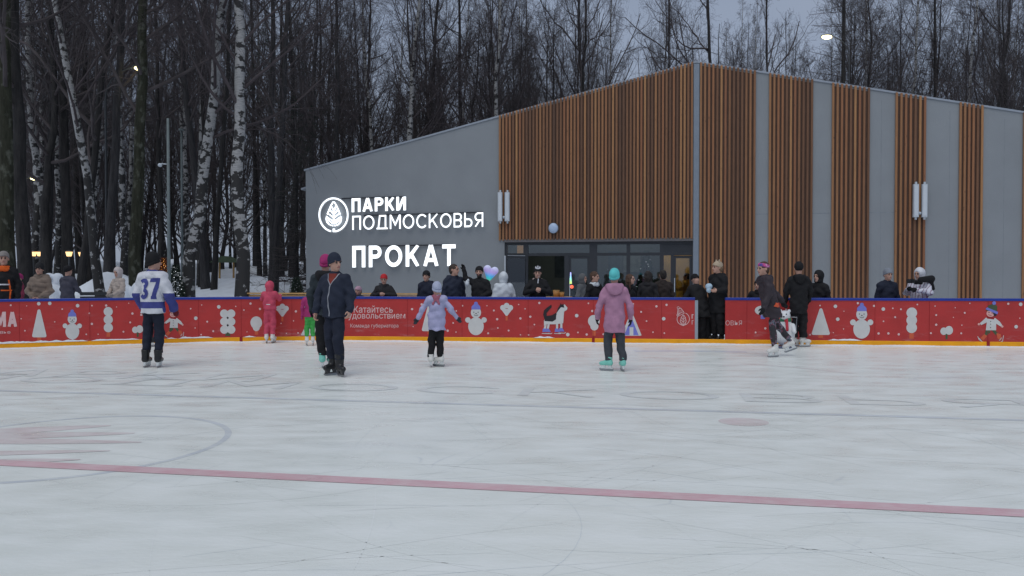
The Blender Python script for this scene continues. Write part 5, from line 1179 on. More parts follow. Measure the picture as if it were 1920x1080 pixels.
    if hood:
        T = SD(h)
        if hood.get('down'):   # hood lying on the back
            b0 = nb + np.array([0, .030 * k, .035 * k]); w_ = hood.get('w', 1.0); T.tor(b0 + np.array([0, .025 * k, .012 * k]), .098 * k * w_, .080 * k * w_, .036 * k * w_, .03, sz=1.35, F=(np.zeros(3), np.eye(3), 1.0)); T.ell(b0 + np.array([0, .095 * k, -.05 * k]), (.105 * k * w_, .05 * k * w_, .10 * k), .04)
        else:
            T.ell((0, .022, .020), (.108, .118, .128), .02, F=FH); T.ell((0, .02, -.10), (.095, .09, .07), .04, F=FH); T.ell((0, -.13, -.012), (.068, .085, .088), .02, True, F=FH)
        ho = sdo('hood', T, hood['m'], r_, folds(sd, .005, 20, hood.get('quilt', 0), .09))
        if hood.get('fur'):
            T = SD(max(.007, h * .8))
            if hood.get('down'): T.tor(nb + np.array([0, .075 * k, .04 * k]), .10 * k, .065 * k, .026 * k, .02)
            else:
                Rf = Rh @ rotx(rad(90)); T.tor((0, 0, 0), .083, .108, .019, .01, F=(hc + Rh @ np.array([0, -.062, .0]) * hk, Rf, hk))
            sdo('fur_trim', T, hood['fur'], ho, lambda P: .010 * np.sin(90 * P[:, 0] + 3 * np.sin(60 * P[:, 2])) * np.sin(80 * P[:, 1] + 70 * P[:, 2]))
    if hair:
        hm = m_hair[hair[0]]; T = SD(h); T.ell((0, .022, .034), (.084, .104, .094), .02, F=FH); T.ell((0, .055, -.03), (.078, .06, .08), .03, F=FH); T.ell((0, -.11, -.03), (.066, .075, .080), .02, True, F=FH)
        if len(hair) > 1 and hair[1] == 'long':
            for s in (1, -1): T.cap((s * .070, .0, .0), (s * .085, -.02, -.24), .028, .020, .03, F=(hc, Rh, hk)); T.cap((s * .03, .07, -.05), (s * .05, .06, -.26), .045, .03, .04, F=(hc, Rh, hk))
        sdo('hair', T, hm, r_, folds(sd, .004, 60))
    if hat:
        hm = hat['m']; T = SD(h * .85); up = hat.get('up', 0.0); lo_ = hat.get('low', .020)
        T.ell((0, .014, .042), (.090, .109, .094 + up), .02, F=FH); T.cut((0, 0, lo_ - .012), (0, -.45, -1), F=FH)
        if hat.get('horn'): pass
        hb = sdo('hat', T, hm, r_, lambda P: .0016 * np.sin(np.arctan2(P[:, 0] - hc[0], P[:, 1] - hc[1]) * 34))
        if hat.get('cuff', True):
            T = SD(h * .85); T.tor((0, .012, 0), .0825, .108, .0085, .01, sz=2.8, F=(hc + Rh @ np.array([0, 0, lo_ + .008]) * hk, Rh @ rotx(rad(-23)), hk)); sdo('hat_cuff', T, hat.get('cm', hm), hb, lambda P: .0018 * np.sin(np.arctan2(P[:, 0] - hc[0], P[:, 1] - hc[1]) * 40))
        if hat.get('pom'):
            T = SD(h * .8); T.ell((0, .02, .155 + up), (.032, .032, .032), .01, F=FH); sdo('pompom', T, hat['pom'], hb, lambda P: .006 * np.sin(120 * P[:, 0]) * np.sin(110 * P[:, 2] + 90 * P[:, 1]))
        if hat.get('ears'):
            for s in (1, -1): T = SD(h * .7); T.cap((s * .05, .01, .11), (s * .068, .01, .155), .026, .012, .01, F=FH); sdo('hat_ear', T, hat.get('em', hm), hb)
    if scarf:
        T = SD(h); T.tor(nb + np.array([0, -.012, .04 * k]), .088 * k, .088 * k, .034 * k, .02, sz=1.25); T.tor(nb + np.array([.01, -.012, .005 * k]), .098 * k, .092 * k, .030 * k, .03, sz=1.0)
        if scarf[1:]: 
            for s_ in scarf[1]: T.cap(nb + np.array([s_ * .02, .095 * k, .02]), nb + np.array([s_ * .055, .115 * k, -.12 * k]), .022, .018, .02, sy=.6)
        sdo('scarf', T, scarf[0], r_, folds(sd, .006, 38))
    if gloves is not None:
        gm, kind = gloves if isinstance(gloves, tuple) else (gloves, 'g')
        for s in (1, -1):
            T = SD(h * .8)
            if kind == 'mitt':
                d = wr[s] - el[s]; d /= np.linalg.norm(d); p = J(wr[s]); T.cap(p - d * .02, p + d * .03, .036 * k, .040 * k, .02); T.ell(p + d * .075 * k, (.045 * k, .05 * k, .055 * k), .02); T.cap(p + d * .03 * k + np.array([0, -.03, 0]), p + d * .08 * k + np.array([0, -.055 * k, 0]), .017, .015, .01)
            else: hand(T, J(wr[s]), wr[s] - el[s], s, k, curl, 1.28, pn[s]); d = wr[s] - el[s]; d /= np.linalg.norm(d); T.cap(J(wr[s]) - d * .035, J(wr[s]) + d * .01, .036 * k, .034 * k, .01)
            sdo('glove', T, gm, r_)
    bm_, bstyle = boots if boots else (cloth("boot_black", (.02, .02, .022)), 'boot')
    for s in (1, -1):
        a = J(an[s]); fd = foot_dir(s, foot); yw = math.atan2(fd[0], -fd[1]); pitch = 0.0
        if legs.get('pitch'): pitch = rad(legs['pitch'][0 if s > 0 else 1])
        Rf = rotz(yw) @ rotx(pitch); kk = k * (1.12 if hs > 1.05 else 1.0); sole = -.048 * H; Fb = (np.array([a[0], a[1], a[2] + 0]), Rf, kk)
        so = sole / kk; T = SD(min(h, .009))
        T.cap((0, .014, .17 if skates else .05), (0, .012, so + .07), .062 * legs.get('bw', 1), .052 * legs.get('bw', 1), .02, sy=1.1, F=Fb); T.cap((0, .038, so + .040), (0, -.140, so + .034), .044, .041, .04, F=Fb); T.cap((0, -.02, so + .075), (0, -.10, so + .045), .034, .03, .03, F=Fb)
        T.cut((0, 0, so + .004), (0, 0, -1), F=Fb); T.cut((0, 0, legs.get('boot', .085) if skates else .08), (0, .15, 1), F=Fb)
        b_ = sdo('skate' if skates else 'boot', T, bm_, r_)
        if skates:
            def tr(p): return Fb[0] + Rf @ (np.array(p) * kk)
            q = MB()
            for y0, y1 in ((.065, -.005), (-.06, -.145)): q.hexa([tr((sx_ * .012, yy, so - .050)) for sx_, yy in ((-1, y1 + .01), (1, y1 + .01), (1, y0 - .01), (-1, y0 - .01))] + [tr((sx_ * .026, yy, so + .0045)) for sx_, yy in ((-1, y1), (1, y1), (1, y0), (-1, y0))])
            q.hexa([tr((sx_ * .009, yy, so - .058)) for sx_, yy in ((-1, -.15), (1, -.15), (1, .08), (-1, .08))] + [tr((sx_ * .011, yy, so - .040)) for sx_, yy in ((-1, -.16), (1, -.16), (1, .085), (-1, .085))])
            q.build('blade_holder', m_hold_b if bstyle == 'black' else m_holder, b_)
            q = MB(); zb = so - (.085 / kk); pts = [(.100, zb + .026), (.095, zb + .008), (.06, zb + .001), (-.13, zb + .001), (-.165, zb + .010), (-.178, zb + .032)]
            vs = [tr((-.0025, p[0], p[1])) for p in pts] + [tr((.0025, p[0], p[1])) for p in pts] + [tr((-.0025, .100, so - .055)), tr((-.0025, -.178, so - .055)), tr((.0025, .100, so - .055)), tr((.0025, -.178, so - .055))]
            q.add(vs, [(0, 1, 2, 3, 4, 5, 13, 12), (6, 14, 15, 11, 10, 9, 8, 7)] + [(i, 6 + i, 7 + i, 1 + i) for i in range(5)] + [(0, 12, 14, 6), (5, 11, 15, 13), (12, 13, 15, 14)]); q.build('blade', m_blade, b_)
            q = MB()
            for i in range(5): zz_ = so + .062 + i * .016; yy_ = -.085 + i * .012; q.tube([tr((-.026, yy_ + .012, zz_ - .004)), tr((0, yy_ - (.008 if i < 3 else -.002), zz_ + .006)), tr((.026, yy_ + .012, zz_ - .004))], .0032, 5)
            q.build('laces', m_lace if bstyle != 'red' else mat("laces_red", (.4, .05, .06)), b_)
    r_['hc'] = [float(v) for v in hc]
    return r_
def foot_dir(s, foot):
    a = rad(foot[0 if s > 0 else 1] + s * 9); return np.array([math.sin(a), -math.cos(a), 0])
def child(r_, name, i=0):
    return [c for c in r_.children if c.name.split('.')[0] == name][i]

navy = cloth("navy", (.022, .028, .048)); navy2 = cloth("navy_dark", (.016, .020, .036)); black = cloth("black", (.013, .013, .015)); blackg = cloth("black_soft", (.022, .022, .025)); white = cloth("white", (.62, .63, .68)); blue = cloth("royal_blue", (.055, .065, .24))
char = cloth("charcoal", (.055, .06, .072)); pinkc = cloth("dusty_pink", (.42, .215, .325), .65); lav = cloth("lavender", (.40, .40, .60), .6); turq = cloth("turquoise", (.12, .55, .56)); mint = mat("skate_mint", (.22, .62, .52), .4, .08)
hotpink = cloth("snowsuit_pink", (.56, .075, .13), .6); magenta = cloth("magenta", (.36, .035, .15)); redc = cloth("red_knit", (.50, .03, .035)); rust = cloth("rust", (.20, .035, .025)); tan = cloth("tan_down", (.20, .155, .125), .6); beige = cloth("beige", (.42, .34, .25)); grey_h = cloth("grey_knit", (.24, .22, .21)); greyb = cloth("grey_blue_knit", (.22, .24, .28)); orange = cloth("orange", (.70, .12, .02)); furc = cloth("fur_light", (.50, .44, .44)); furd = cloth("fur_dark", (.05, .045, .045)); wskate = mat("skate_white", (.72, .71, .68), .35, .05); bskate = mat("skate_black", (.018, .018, .02), .35, .1)
green = mat("bright_green", (.05, .36, .07), .6, .35, 14); wht2 = cloth("fleece_white", (.58, .62, .66)); brownf = cloth("brown_fur", (.10, .07, .06)); purpleg = cloth("purple_grey", (.055, .055, .075)); creamc = cloth("cream", (.50, .45, .40))

def onice(px, py, z=0.0): p = ground(px, py, z); return p[0], p[1]
def hgt(px, ytop, Y): return CAMH + ray(px, ytop)[2] * Y
# --- skaters
X, Y = onice(288, 689); Hh = hgt(288, 474, Y) - .085 - .02
p = person('hockey player seen from behind in white jersey number 37 and black beanie', X, Y, Hh, 172, skates=True, h=.008, bulk=1.22, arms={'L': ((.150, .0, .63), (.145, -.06, .50)), 'R': ((-.155, .0, .625), (-.160, -.085, .485))}, legs={'cut': .24, 'boot': .13, 'bw': 1.1, 'L': ((.062, -.012, .275), (.068, .012, .05)), 'R': ((-.050, -.02, .275), (-.052, .004, .05))}, head=(-38, 0, 0), hat={'m': black, 'up': .030, 'low': -.012}, jacket={'collar': .8, 'm': white, 'sm': white, 'hem': .455, 'flare': 1.05, 'sleeve': 1.25}, trousers=(navy2, 1.12), boots=(bskate, 'grey'), gloves=(cloth("dark_red", (.13, .018, .022)), 'mitt'), foot=(0, 25))
jk = child(p, 'jacket')
def paint(o, rules, mats):
    me = o.data
    for m in mats: me.materials.append(m)
    co_ = np.empty(len(me.vertices) * 3); me.vertices.foreach_get("co", co_); co_ = co_.reshape(-1, 3); lv = np.empty(len(me.loops), np.int32); me.loops.foreach_get("vertex_index", lv); c_ = co_[lv.reshape(-1, 4)].mean(1); mi = np.zeros(len(c_), np.int32)
    for i, f in enumerate(rules): mi[f(c_)] = i + 1
    me.polygons.foreach_set("material_index", mi)
paint(jk, [lambda c: ((np.abs(c[:, 0]) < .115 * Hh) & (c[:, 2] > .500 * Hh + .085) & (c[:, 2] < .560 * Hh + .085)) | ((np.abs(c[:, 0]) > .112 * Hh) & (c[:, 2] < .640 * Hh + .085)) | (c[:, 2] > .842 * Hh + .085)], [blue])
child(p, 'collar').data.materials.clear(); child(p, 'collar').data.materials.append(white)
for o_ in jk.children: o_.data.materials.clear(); o_.data.materials.append(blue)
V, F = [], []
def num_layout():
    out = []; t_ = .20
    def arc(cx, cy, rx, ry, a0, a1, n=12): return [(cx + rx * math.cos(a), cy + ry * math.sin(a)) for a in np.linspace(a0, a1, n)]
    out.append(ribbon(arc(.26, .74, .17, .16, 2.7, -1.5), .19)); out.append(ribbon(arc(.26, .27, .18, .185, 1.5, -2.7), .19))
    out.append(ribbon([(.60, .92), (1.0, .92), (.80, .08)], .19)); out.append(ribbon([(.68, .07), (.92, .07)], .15))
    return out
for V, F in num_layout(): decal(p, 'jersey_number', jk, V, F, lambda u, v: ((-(u - .5) * .31, .6, 1.11 + v * .33), (0, -1, 0)), blue, .006 + .0015 * len(V) * .1)
X, Y = onice(284, 650); person('child almost hidden behind the hockey player, in dark red', X, Y, 1.18, 160, skates=True, hs=1.12, h=.012, bulk=1.0, hat={'m': navy}, jacket={'m': cloth("wine", (.16, .02, .03)), 'hem': .47}, trousers=(cloth("deep_red", (.24, .03, .035)), 1.0), boots=(bskate, 'red'), gloves=(black, 'mitt'))
X, Y = onice(628, 704); Hh = hgt(640, 474, Y) - .085 - .02
p = person('big man in navy zip jacket and navy beanie looking to his left', X, Y, Hh, -20, skates=True, h=.008, bulk=1.40, hipshift=.0, arms={'L': ((.160, .005, .64), (.175, -.045, .515)), 'R': ((-.160, .0, .635), (-.155, -.055, .49))}, legs={'cut': .25, 'boot': .17, 'bw': 1.22, 'L': ((.062, -.045, .275), (.078, -.045, .05)), 'R': ((-.040, -.015, .275), (-.030, .015, .05))}, head=(66, 2, -4), lean=(.012, 0), hat={'m': navy, 'up': .016, 'low': -.002}, jacket={'m': navy, 'hem': .455, 'belly': True, 'flare': .95, 'cm': navy, 'collar': .7}, trousers=(navy2, 1.22), boots=(bskate, 'black'), curl=.5, foot=(45, -10))
jk = child(p, 'jacket'); HB = Hh
zl = lambda t: Hh * (.815 - .355 * t) + .085
zip_w = mat("zip_white", (.28, .29, .33), .5)
decal(p, 'sweater', jk, [(-.085, .05), (.085, .05), (.05, -.10), (0, -.23), (-.05, -.10)], [(0, 1, 2, 3, 4)], lambda u, v: ((u * .9 + .02, -.8, zl(-v)), (0, 1, 0)), rust, .004)
V, F = ribbon([(-.02 * math.sin(2.6 * (t - .22)), -t) for t in np.linspace(.22, .98, 16)], .017); decal(p, 'zipper', jk, V, F, lambda u, v: ((u * .9 + .02, -.8, zl(-v)), (0, 1, 0)), zip_w, .006)
for sx_ in (-1, 1):
    V, F = ribbon([(sx_ * .100, .05), (sx_ * .085, -.02), (sx_ * .05, -.12), (0, -.23)], .017); decal(p, 'zipper', jk, V, F, lambda u, v: ((u * .9 + .02, -.8, zl(-v)), (0, 1, 0)), zip_w, .008)
X, Y = onice(611, 689); person('woman in magenta hat and black coat hidden behind the big man', X, Y, hgt(603, 477, Y) - .10, 182, skates=True, h=.010, bulk=1.15, hat={'m': magenta, 'up': .010, 'low': -.005}, jacket={'m': cloth("slate", (.03, .04, .048)), 'hem': .44, 'quilt': .006}, hood={'m': black, 'down': True, 'w': 1.15}, trousers=(black, 1.2), boots=(mint, 'w'), gloves=(black, 'g'), lean=(.0, 0), foot=(0, 40), legs={'L': ((.05, 0, .275), (.03, .01, .05)), 'R': ((-.06, -.01, .275), (-.055, .0, .05))})
X, Y = onice(581, 648); person('small child in magenta jacket and bright green trousers beside the boards', X, Y, 1.12, 195, skates=True, hs=1.14, h=.011, bulk=1.1, hat={'m': navy}, jacket={'m': magenta, 'hem': .47}, trousers=(green, 1.15), boots=(wskate, 'w'), gloves=(magenta, 'mitt'))
X, Y = onice(506, 643.5); Hh = hgt(506, 527, Y) - .085 - .01
p = person('child in hot pink snowsuit with fur hood leaning on the boards', X, Y, Hh, 180, skates=True, hs=1.12, h=.009, bulk=1.22, arms={'L': ((.150, -.06, .69), (.135, -.15, .735)), 'R': ((-.150, -.06, .69), (-.135, -.15, .735))}, jacket={'m': hotpink, 'hem': .52, 'flare': 1.0}, hood={'m': hotpink, 'fur': brownf}, trousers=(hotpink, 1.32), boots=(wskate, 'w'), gloves=(hotpink, 'mitt'))
jk = child(p, 'jacket'); V, F = ribbon([(-.5, 0), (.5, 0)], .35); decal(p, 'reflective_strip', jk, [(-.5, 0), (.5, 0), (.5, .4), (-.5, .4)], [(0, 1, 2, 3)], lambda u, v: ((u * .09, .6, .60 * Hh + .085 + v * .04), (0, -1, 0)), mat("reflector", (.7, .7, .72), .3), .006)
X, Y = onice(819, 688); Hh = hgt(815, 528, Y) - .085 - .015
person('girl in lavender puffer jacket and pink scarf skating away, arms spread', X, Y, Hh, 185, skates=True, hs=1.08, h=.008, bulk=1.20, arms={'L': ((.180, .01, .665), (.240, -.01, .545), (0, 1, 0)), 'R': ((-.175, .02, .665), (-.255, -.02, .555), (0, 1, 0))}, legs={'cut': .165, 'L': ((.060, -.015, .27), (.075, .01, .05)), 'R': ((-.040, -.01, .27), (-.045, .0, .05))}, head=(18, 0, 0), hat={'m': cloth("lavender_knit", (.42, .46, .60)), 'up': .012, 'low': -.01}, jacket={'m': lav, 'hem': .40, 'flare': 1.1, 'quilt': .010, 'pitch': .13}, hood=None, scarf=(cloth("plaid_pink", (.36, .12, .17)), (-.6, 1)), trousers=(black, 1.25), boots=(wskate, 'red'), gloves=(cloth("glove_charcoal", (.04, .045, .055)), 'g'), foot=(-5, 70))
X, Y = onice(1152, 696); Hh = hgt(1146, 504, Y) - .085 - .015
person('woman in long dusty pink coat and turquoise hat seen from behind', X, Y, Hh, 176, skates=True, h=.008, bulk=1.16, arms={'L': ((.160, .01, .62), (.175, -.06, .49)), 'R': ((-.160, .0, .62), (-.168, -.03, .485))}, legs={'cut': .17, 'L': ((.065, -.03, .27), (.062, .0, .05)), 'R': ((-.060, -.01, .27), (-.085, .02, .05))}, head=(-14, 0, 0), hat={'m': turq, 'up': .022, 'low': .0}, jacket={'m': pinkc, 'hem': .345, 'flare': 1.10, 'quilt': .003, 'pitch': .2}, hood={'m': pinkc, 'down': True, 'w': 1.22}, trousers=(char, 1.22), boots=(mint, 'w'), gloves=(black, 'g'), foot=(60, 20))
# striding woman
X, Y = onice(1449, 669); Hh = 1.66
leg_m = bpy.data.materials.new("patterned_leggings"); t, b = nodes_of(leg_m); N = t.nodes; L = t.links; co = N.new("ShaderNodeTexCoord").outputs['Object']; c = ramp(N, L, nnoise(N, L, co, 9, 3), [(.40, (.03, .028, .035)), (.54, (.03, .028, .035)), (.57, (.16, .04, .07)), (.62, (.20, .20, .25)), (.66, (.05, .08, .11)), (.7, (.03, .03, .04))]); L.new(c, b.inputs['Base Color']); b.inputs['Roughness'].default_value = .7
brownd = cloth("plum_brown", (.042, .034, .042), .6)
p = person('woman striding left in dark coat, bright headband and white figure skates', X, Y, Hh, -80, skates=True, h=.008, bulk=1.15, lean=(0, -.11), arms={'L': ((.12, -.12, .64), (.135, -.185, .49)), 'R': ((-.13, .09, .65), (-.12, .175, .545))}, legs={'L': ((.05, -.035, .275), (.05, -.005, .05)), 'R': ((-.05, .085, .29), (-.055, .235, .105)), 'pitch': (0, 20)}, head=(8, 4, 0), hair=('brown',), jacket={'m': brownd, 'hem': .385, 'flare': 1.2, 'sleeve': 1.05}, trousers=(leg_m, .98), boots=(wskate, 'w'), gloves=(black, 'g'), hood={'m': brownd, 'down': True, 'w': .9})
hc = np.array(p['hc']); T = SD(.007); T.tor((0, .006, .055), .087, .106, .013, .01, sz=2.8, F=(hc, rotz(rad(8)) @ rotx(rad(-14)), Hh / 1.8)); hb_m = bpy.data.materials.new("headband_floral"); t, b = nodes_of(hb_m); N = t.nodes; L = t.links; co = N.new("ShaderNodeTexCoord").outputs['Object']; c = ramp(N, L, nnoise(N, L, co, 13, 2), [(.35, (.10, .06, .30)), (.47, (.45, .05, .22)), (.56, (.60, .08, .28)), (.64, (.55, .45, .6)), (.7, (.08, .10, .4))]); L.new(c, b.inputs['Base Color']); sdo('headband', T, hb_m, p)
jk = child(p, 'jacket'); decal(p, 'belt_bag', jk, [(-.07, -.02), (.03, -.04), (.055, .035), (-.03, .05)], [(0, 1, 2, 3)], lambda u, v: ((.8, u - .02, .52 * Hh + .085 + v), (-1, 0, 0)), mat("bag_orange", (.62, .09, .03), .5), .012)
X, Y = onice(1497, 650.5); person('person all in black standing by the boards with back turned', X, Y, hgt(1494, 491, Y) - .10, 172, skates=True, h=.009, bulk=1.22, hat={'m': black, 'up': .015, 'low': -.03, 'cuff': False}, hood={'m': black, 'down': True, 'w': .95}, jacket={'m': black, 'hem': .36, 'flare': 1.0}, scarf=(black,), trousers=(black, 1.4), boots=(wskate, 'w'), gloves=(black, 'g'), foot=(-60, -70), arms={'L': ((.145, -.02, .64), (.135, -.09, .52)), 'R': ((-.145, -.02, .64), (-.135, -.09, .52))})
# --- gateway
bY = lambda px, back: (lambda q: (q[0], q[1]))(b_at(b_s(px), -back))
def behind(label, px, ytop, back=.45, zg=0.0, Hmin=None, Y=None, **kw):
    if Y is None: x, y = bY(px, back); x = (px - 960) / FPX * y
    else: y = Y; x = (px - 960) / FPX * y
    Hh = hgt(px, ytop, y) - zg - (.02 if kw.get('hat') else .0)
    return person(label, x, y, Hmin or Hh, z=zg + ((Hh - Hmin) if Hmin else 0) , **kw)
p = behind('person in beige hat and black coat standing in the gateway, facing left', 1346, 496, .35, .0, face=-55, skates=True, h=.009, bulk=1.38, head=(-20, 0, 0), hat={'m': beige, 'up': .0, 'ears': True}, jacket={'m': black, 'hem': .34, 'flare': 1.1}, trousers=(black, 1.5), boots=(bskate, 'black'), hood={'m': black, 'down': True}, arms={'L': ((.135, -.03, .635), (.10, -.13, .63)), 'R': ((-.135, .03, .62), (-.12, .0, .48))}, hair=('fair',))
hb = p; q = MB(); q.sphere((0, 0, 0), (.08, .05, .07), 0, 12, 8); q.sphere((.0, -.01, -.08), (.06, .045, .06), 0, 12, 8)
px_, py_ = p.location[0], p.location[1]; o = q.build('soft_toy', cloth("pale_blue_plush", (.42, .56, .68)), None, True); o.location = (px_ - .235, py_ - .16, hgt(1338, 537, py_)); tag(o, 'pale blue soft bundle held at the chest in the gateway', 'soft toy')
p = person('person in black bending over in the gateway, back to the rink', *bY(1326, .45), 1.52, 215, skates=False, z=0, h=.011, bulk=1.6, lean=(-.04, -.20), hat={'m': black}, head=(0, 45, 0), jacket={'m': black, 'hem': .38, 'flare': 1.15}, trousers=(black, 1.75), gloves=(black, 'g'), arms={'L': ((.12, -.26, .62), (.10, -.28, .47)), 'R': ((-.20, -.26, .62), (-.2, -.28, .47))}); 
# --- spectators along the boards
A_rail = {'L': ((.155, -.035, .655), (.075, -.115, .655)), 'R': ((-.155, -.035, .655), (-.075, -.115, .655))}
p = behind('man in black jacket with orange piping and grey knitted hat at the left edge', 8, 471, .8, Y=17.6, face=18, h=.009, bulk=1.2, head=(12, 0, 0), hat={'m': grey_h, 'up': .01}, jacket={'m': black, 'hem': .44, 'cm': orange, 'flare': 1.05}, trousers=(black, 1.2), gloves=(black, 'g'), scarf=(orange,))
jk = child(p, 'jacket'); Hq = 1.9
for pts in ([(.07, .75), (.085, .60), (.075, .48)], [(-.07, .75), (-.085, .60), (-.07, .48)], [(-.10, .62), (.10, .62)], [(-.09, .50), (.0, .47), (.09, .50)]):
    V, F = ribbon([(a * 1.8, z_ * 1.85) for a, z_ in pts], .028); decal(p, 'orange_piping', jk, V, F, lambda u, v: ((u, -.8, v), (0, 1, 0)), orange, .007)
V, F = ribbon([(-.14, 1.28), (.14, 1.28)], .03); decal(p, 'reflective_strip', jk, V, F, lambda u, v: ((u, -.8, v), (0, 1, 0)), mat("reflector", (.7, .7, .72)), .011)
behind('person in tan puffer jacket and black fur hat standing by a trunk', 75, 493, .8, Y=18.6, face=4, h=.009, bulk=1.35, head=(5, 0, 0), hair=('dark',), hat={'m': cloth("black_fur", (.02, .02, .022)), 'up': .03, 'low': -.005}, jacket={'m': tan, 'hem': .42, 'quilt': .012, 'pitch': .12}, hood={'m': tan, 'down': True, 'w': 1.25}, trousers=(black, 1.15), arms={'L': ((.150, -.02, .63), (.045, -.12, .535)), 'R': ((-.150, -.02, .63), (-.03, -.12, .535))})
behind('person in purple grey jacket and black hat with back turned', 127, 497, .8, Y=20.5, face=165, h=.012, bulk=1.25, hat={'m': black}, jacket={'m': purpleg, 'hem': .47, 'quilt': .006}, trousers=(black, 1.1), gloves=(black, 'g'), arms={'L': ((.14, -.04, .64), (.15, -.13, .60)), 'R': ((-.14, -.04, .64), (-.10, -.13, .60))})
behind('woman in beige fur coat and pale hood beside the leaning dark bench back', 222, 502, .8, Y=20.8, face=-25, h=.011, bulk=1.15, head=(10, 8, 0), jacket={'m': cloth("pale_fur", (.42, .36, .32)), 'hem': .40, 'quilt': .008, 'pitch': .07}, hood={'m': cloth("pale_hood", (.50, .45, .44))}, trousers=(black, 1.1), gloves=(cloth("grey_mitt", (.25, .22, .2)), 'mitt'), arms={'L': ((.14, -.03, .65), (.06, -.14, .58)), 'R': ((-.14, -.03, .65), (-.05, -.14, .58))})
behind('child in dark pink coat half hidden behind the thick dark trunk', 36, 512, .8, Y=21.5, face=-40, h=.012, hs=1.05, hat={'m': magenta}, jacket={'m': cloth("dark_pink", (.22, .035, .07)), 'hem': .4}, trousers=(black, 1), gloves=(black, 'mitt'))
behind('small child in lilac pink hat peeking over the boards', 672, 536, .38, face=-25, h=.010, hs=1.1, bulk=1.15, hat={'m': cloth("lilac_knit", (.45, .28, .36)), 'up': .01}, jacket={'m': navy, 'hem': .45}, trousers=(navy, 1.2), gloves=(navy, 'mitt'), hair=('fair',))
p = behind('man in red beanie and black jacket leaning on the boards with a phone', 720, 513, .42, face=0, h=.009, bulk=1.3, head=(0, 12, 0), hat={'m': redc, 'up': .005}, jacket={'m': blackg, 'hem': .45}, hood={'m': blackg, 'down': True}, trousers=(black, 1.2), curl=.8, arms={'L': ((.165, -.03, .67), (.03, -.13, .70)), 'R': ((-.165, -.03, .67), (-.045, -.13, .705))})
q = MB(); q.box((0, 0, 0), (.072, .009, .15)); q.box((-.018, -.006, .05), (.028, .003, .028), 1); o = q.build('phone', [mat("phone_black", (.02, .02, .025), .2, 0), mat("phone_lens", (.1, .1, .12), .1, 0)]); o.location = (p.location[0] - .035, p.location[1] - .27, hgt(717, 537, p.location[1] - .27)); o.rotation_euler = (.2, 0, .1); tag(o, 'dark phone held by the man in the red beanie', 'phone')
behind('boy in black beanie and dark hooded jacket looking over the boards', 800, 506, .42, face=-28, h=.009, bulk=1.22, head=(14, 0, 0), hat={'m': black, 'low': .0}, jacket={'m': navy2, 'hem': .45, 'flare': 1.0}, hood={'m': navy2, 'down': True, 'w': 1.15}, trousers=(black, 1.15))
behind('bareheaded man in dark blue padded jacket turned to the right', 851, 495, .45, face=30, h=.009, bulk=1.35, head=(38, 0, 0), hair=('short',), jacket={'m': navy, 'hem': .44, 'quilt': .005, 'pitch': .14}, hood={'m': navy, 'down': True, 'w': 1.1}, trousers=(black, 1.2))
p = behind('bearded man in black beanie waving one raised arm', 899, 498, .40, face=-12, h=.009, bulk=1.25, head=(6, 0, 0), beard='dark', hat={'m': black, 'up': .002, 'low': .014}, jacket={'m': black, 'hem': .44}, trousers=(black, 1.2), gloves=(black, 'g'), arms={'L': ((.150, -.02, .65), (.06, -.10, .60)), 'R': ((-.185, -.03, .845), (-.205, -.035, .955), (0, -1, 0))})
q = MB(); q.sphere((0, 0, 0), (.05, .04, .07), 0, 12, 8); q.sphere((.02, 0, .06), (.03, .03, .04), 0, 10, 7); o = q.build('soft_toy', wht2, None, True); o.location = (p.location[0] - .275, p.location[1] - .05, hgt(876, 531, p.location[1])); tag(o, 'small white fluffy toy beside the bearded man', 'soft toy')
p = behind('child in white fluffy hooded costume turned away from the rink', 944, 511, .45, face=205, h=.009, bulk=1.62, hs=1.02, jacket={'m': wht2, 'hem': .40, 'quilt': .004, 'pitch': .16, 'sleeve': 1.25}, hood={'m': wht2}, trousers=(white, 1.2), gloves=(white, 'mitt'), head=(-10, 0, 0))
# heart balloon
S = SD(.009); 
for s in (1, -1): S.cap((s * .085, 0, .09), (s * .015, 0, -.13), .088, .035, .015, sy=.6)
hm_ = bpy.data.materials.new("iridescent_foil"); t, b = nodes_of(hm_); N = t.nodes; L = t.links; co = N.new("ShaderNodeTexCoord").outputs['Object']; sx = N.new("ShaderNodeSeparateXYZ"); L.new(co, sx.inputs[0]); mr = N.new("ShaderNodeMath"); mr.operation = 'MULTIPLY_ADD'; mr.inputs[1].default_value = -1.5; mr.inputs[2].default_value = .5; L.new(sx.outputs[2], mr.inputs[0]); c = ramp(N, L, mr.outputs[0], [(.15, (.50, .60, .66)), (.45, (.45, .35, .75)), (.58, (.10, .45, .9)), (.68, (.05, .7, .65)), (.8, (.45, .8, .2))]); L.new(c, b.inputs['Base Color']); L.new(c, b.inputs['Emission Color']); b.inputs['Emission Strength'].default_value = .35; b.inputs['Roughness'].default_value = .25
o = sdo('heart_balloon', S, hm_); o.location = (*bY(919, .62), 0); yy = o.location[1]; o.location = ((919 - 960) / FPX * yy, yy, hgt(919, 513, yy)); o.rotation_euler = (0, rad(14), 0); tag(o, 'glowing heart balloon with pastel rainbow tones above the white costume', 'balloon')
q = MB(); q.tube([(0, 0, -.14), (.02, .0, -.4), (.03, 0, -.75)], [.003, .003, .003], 5); q.build('stick', wht2, o)
p = behind('man in tall black cap with white crown print, hands clasped on rail', 1008, 499, .42, face=2, h=.009, bulk=1.25, head=(-4, 8, 0), hat={'m': black, 'up': .028, 'low': .012}, jacket={'m': black, 'hem': .44}, hood={'m': cloth("pale_pink_fleece", (.5, .38, .36)), 'down': True, 'w': .85}, trousers=(black, 1.2), curl=.9, arms={'L': ((.165, -.03, .655), (.028, -.135, .70)), 'R': ((-.165, -.03, .655), (-.028, -.135, .69))})
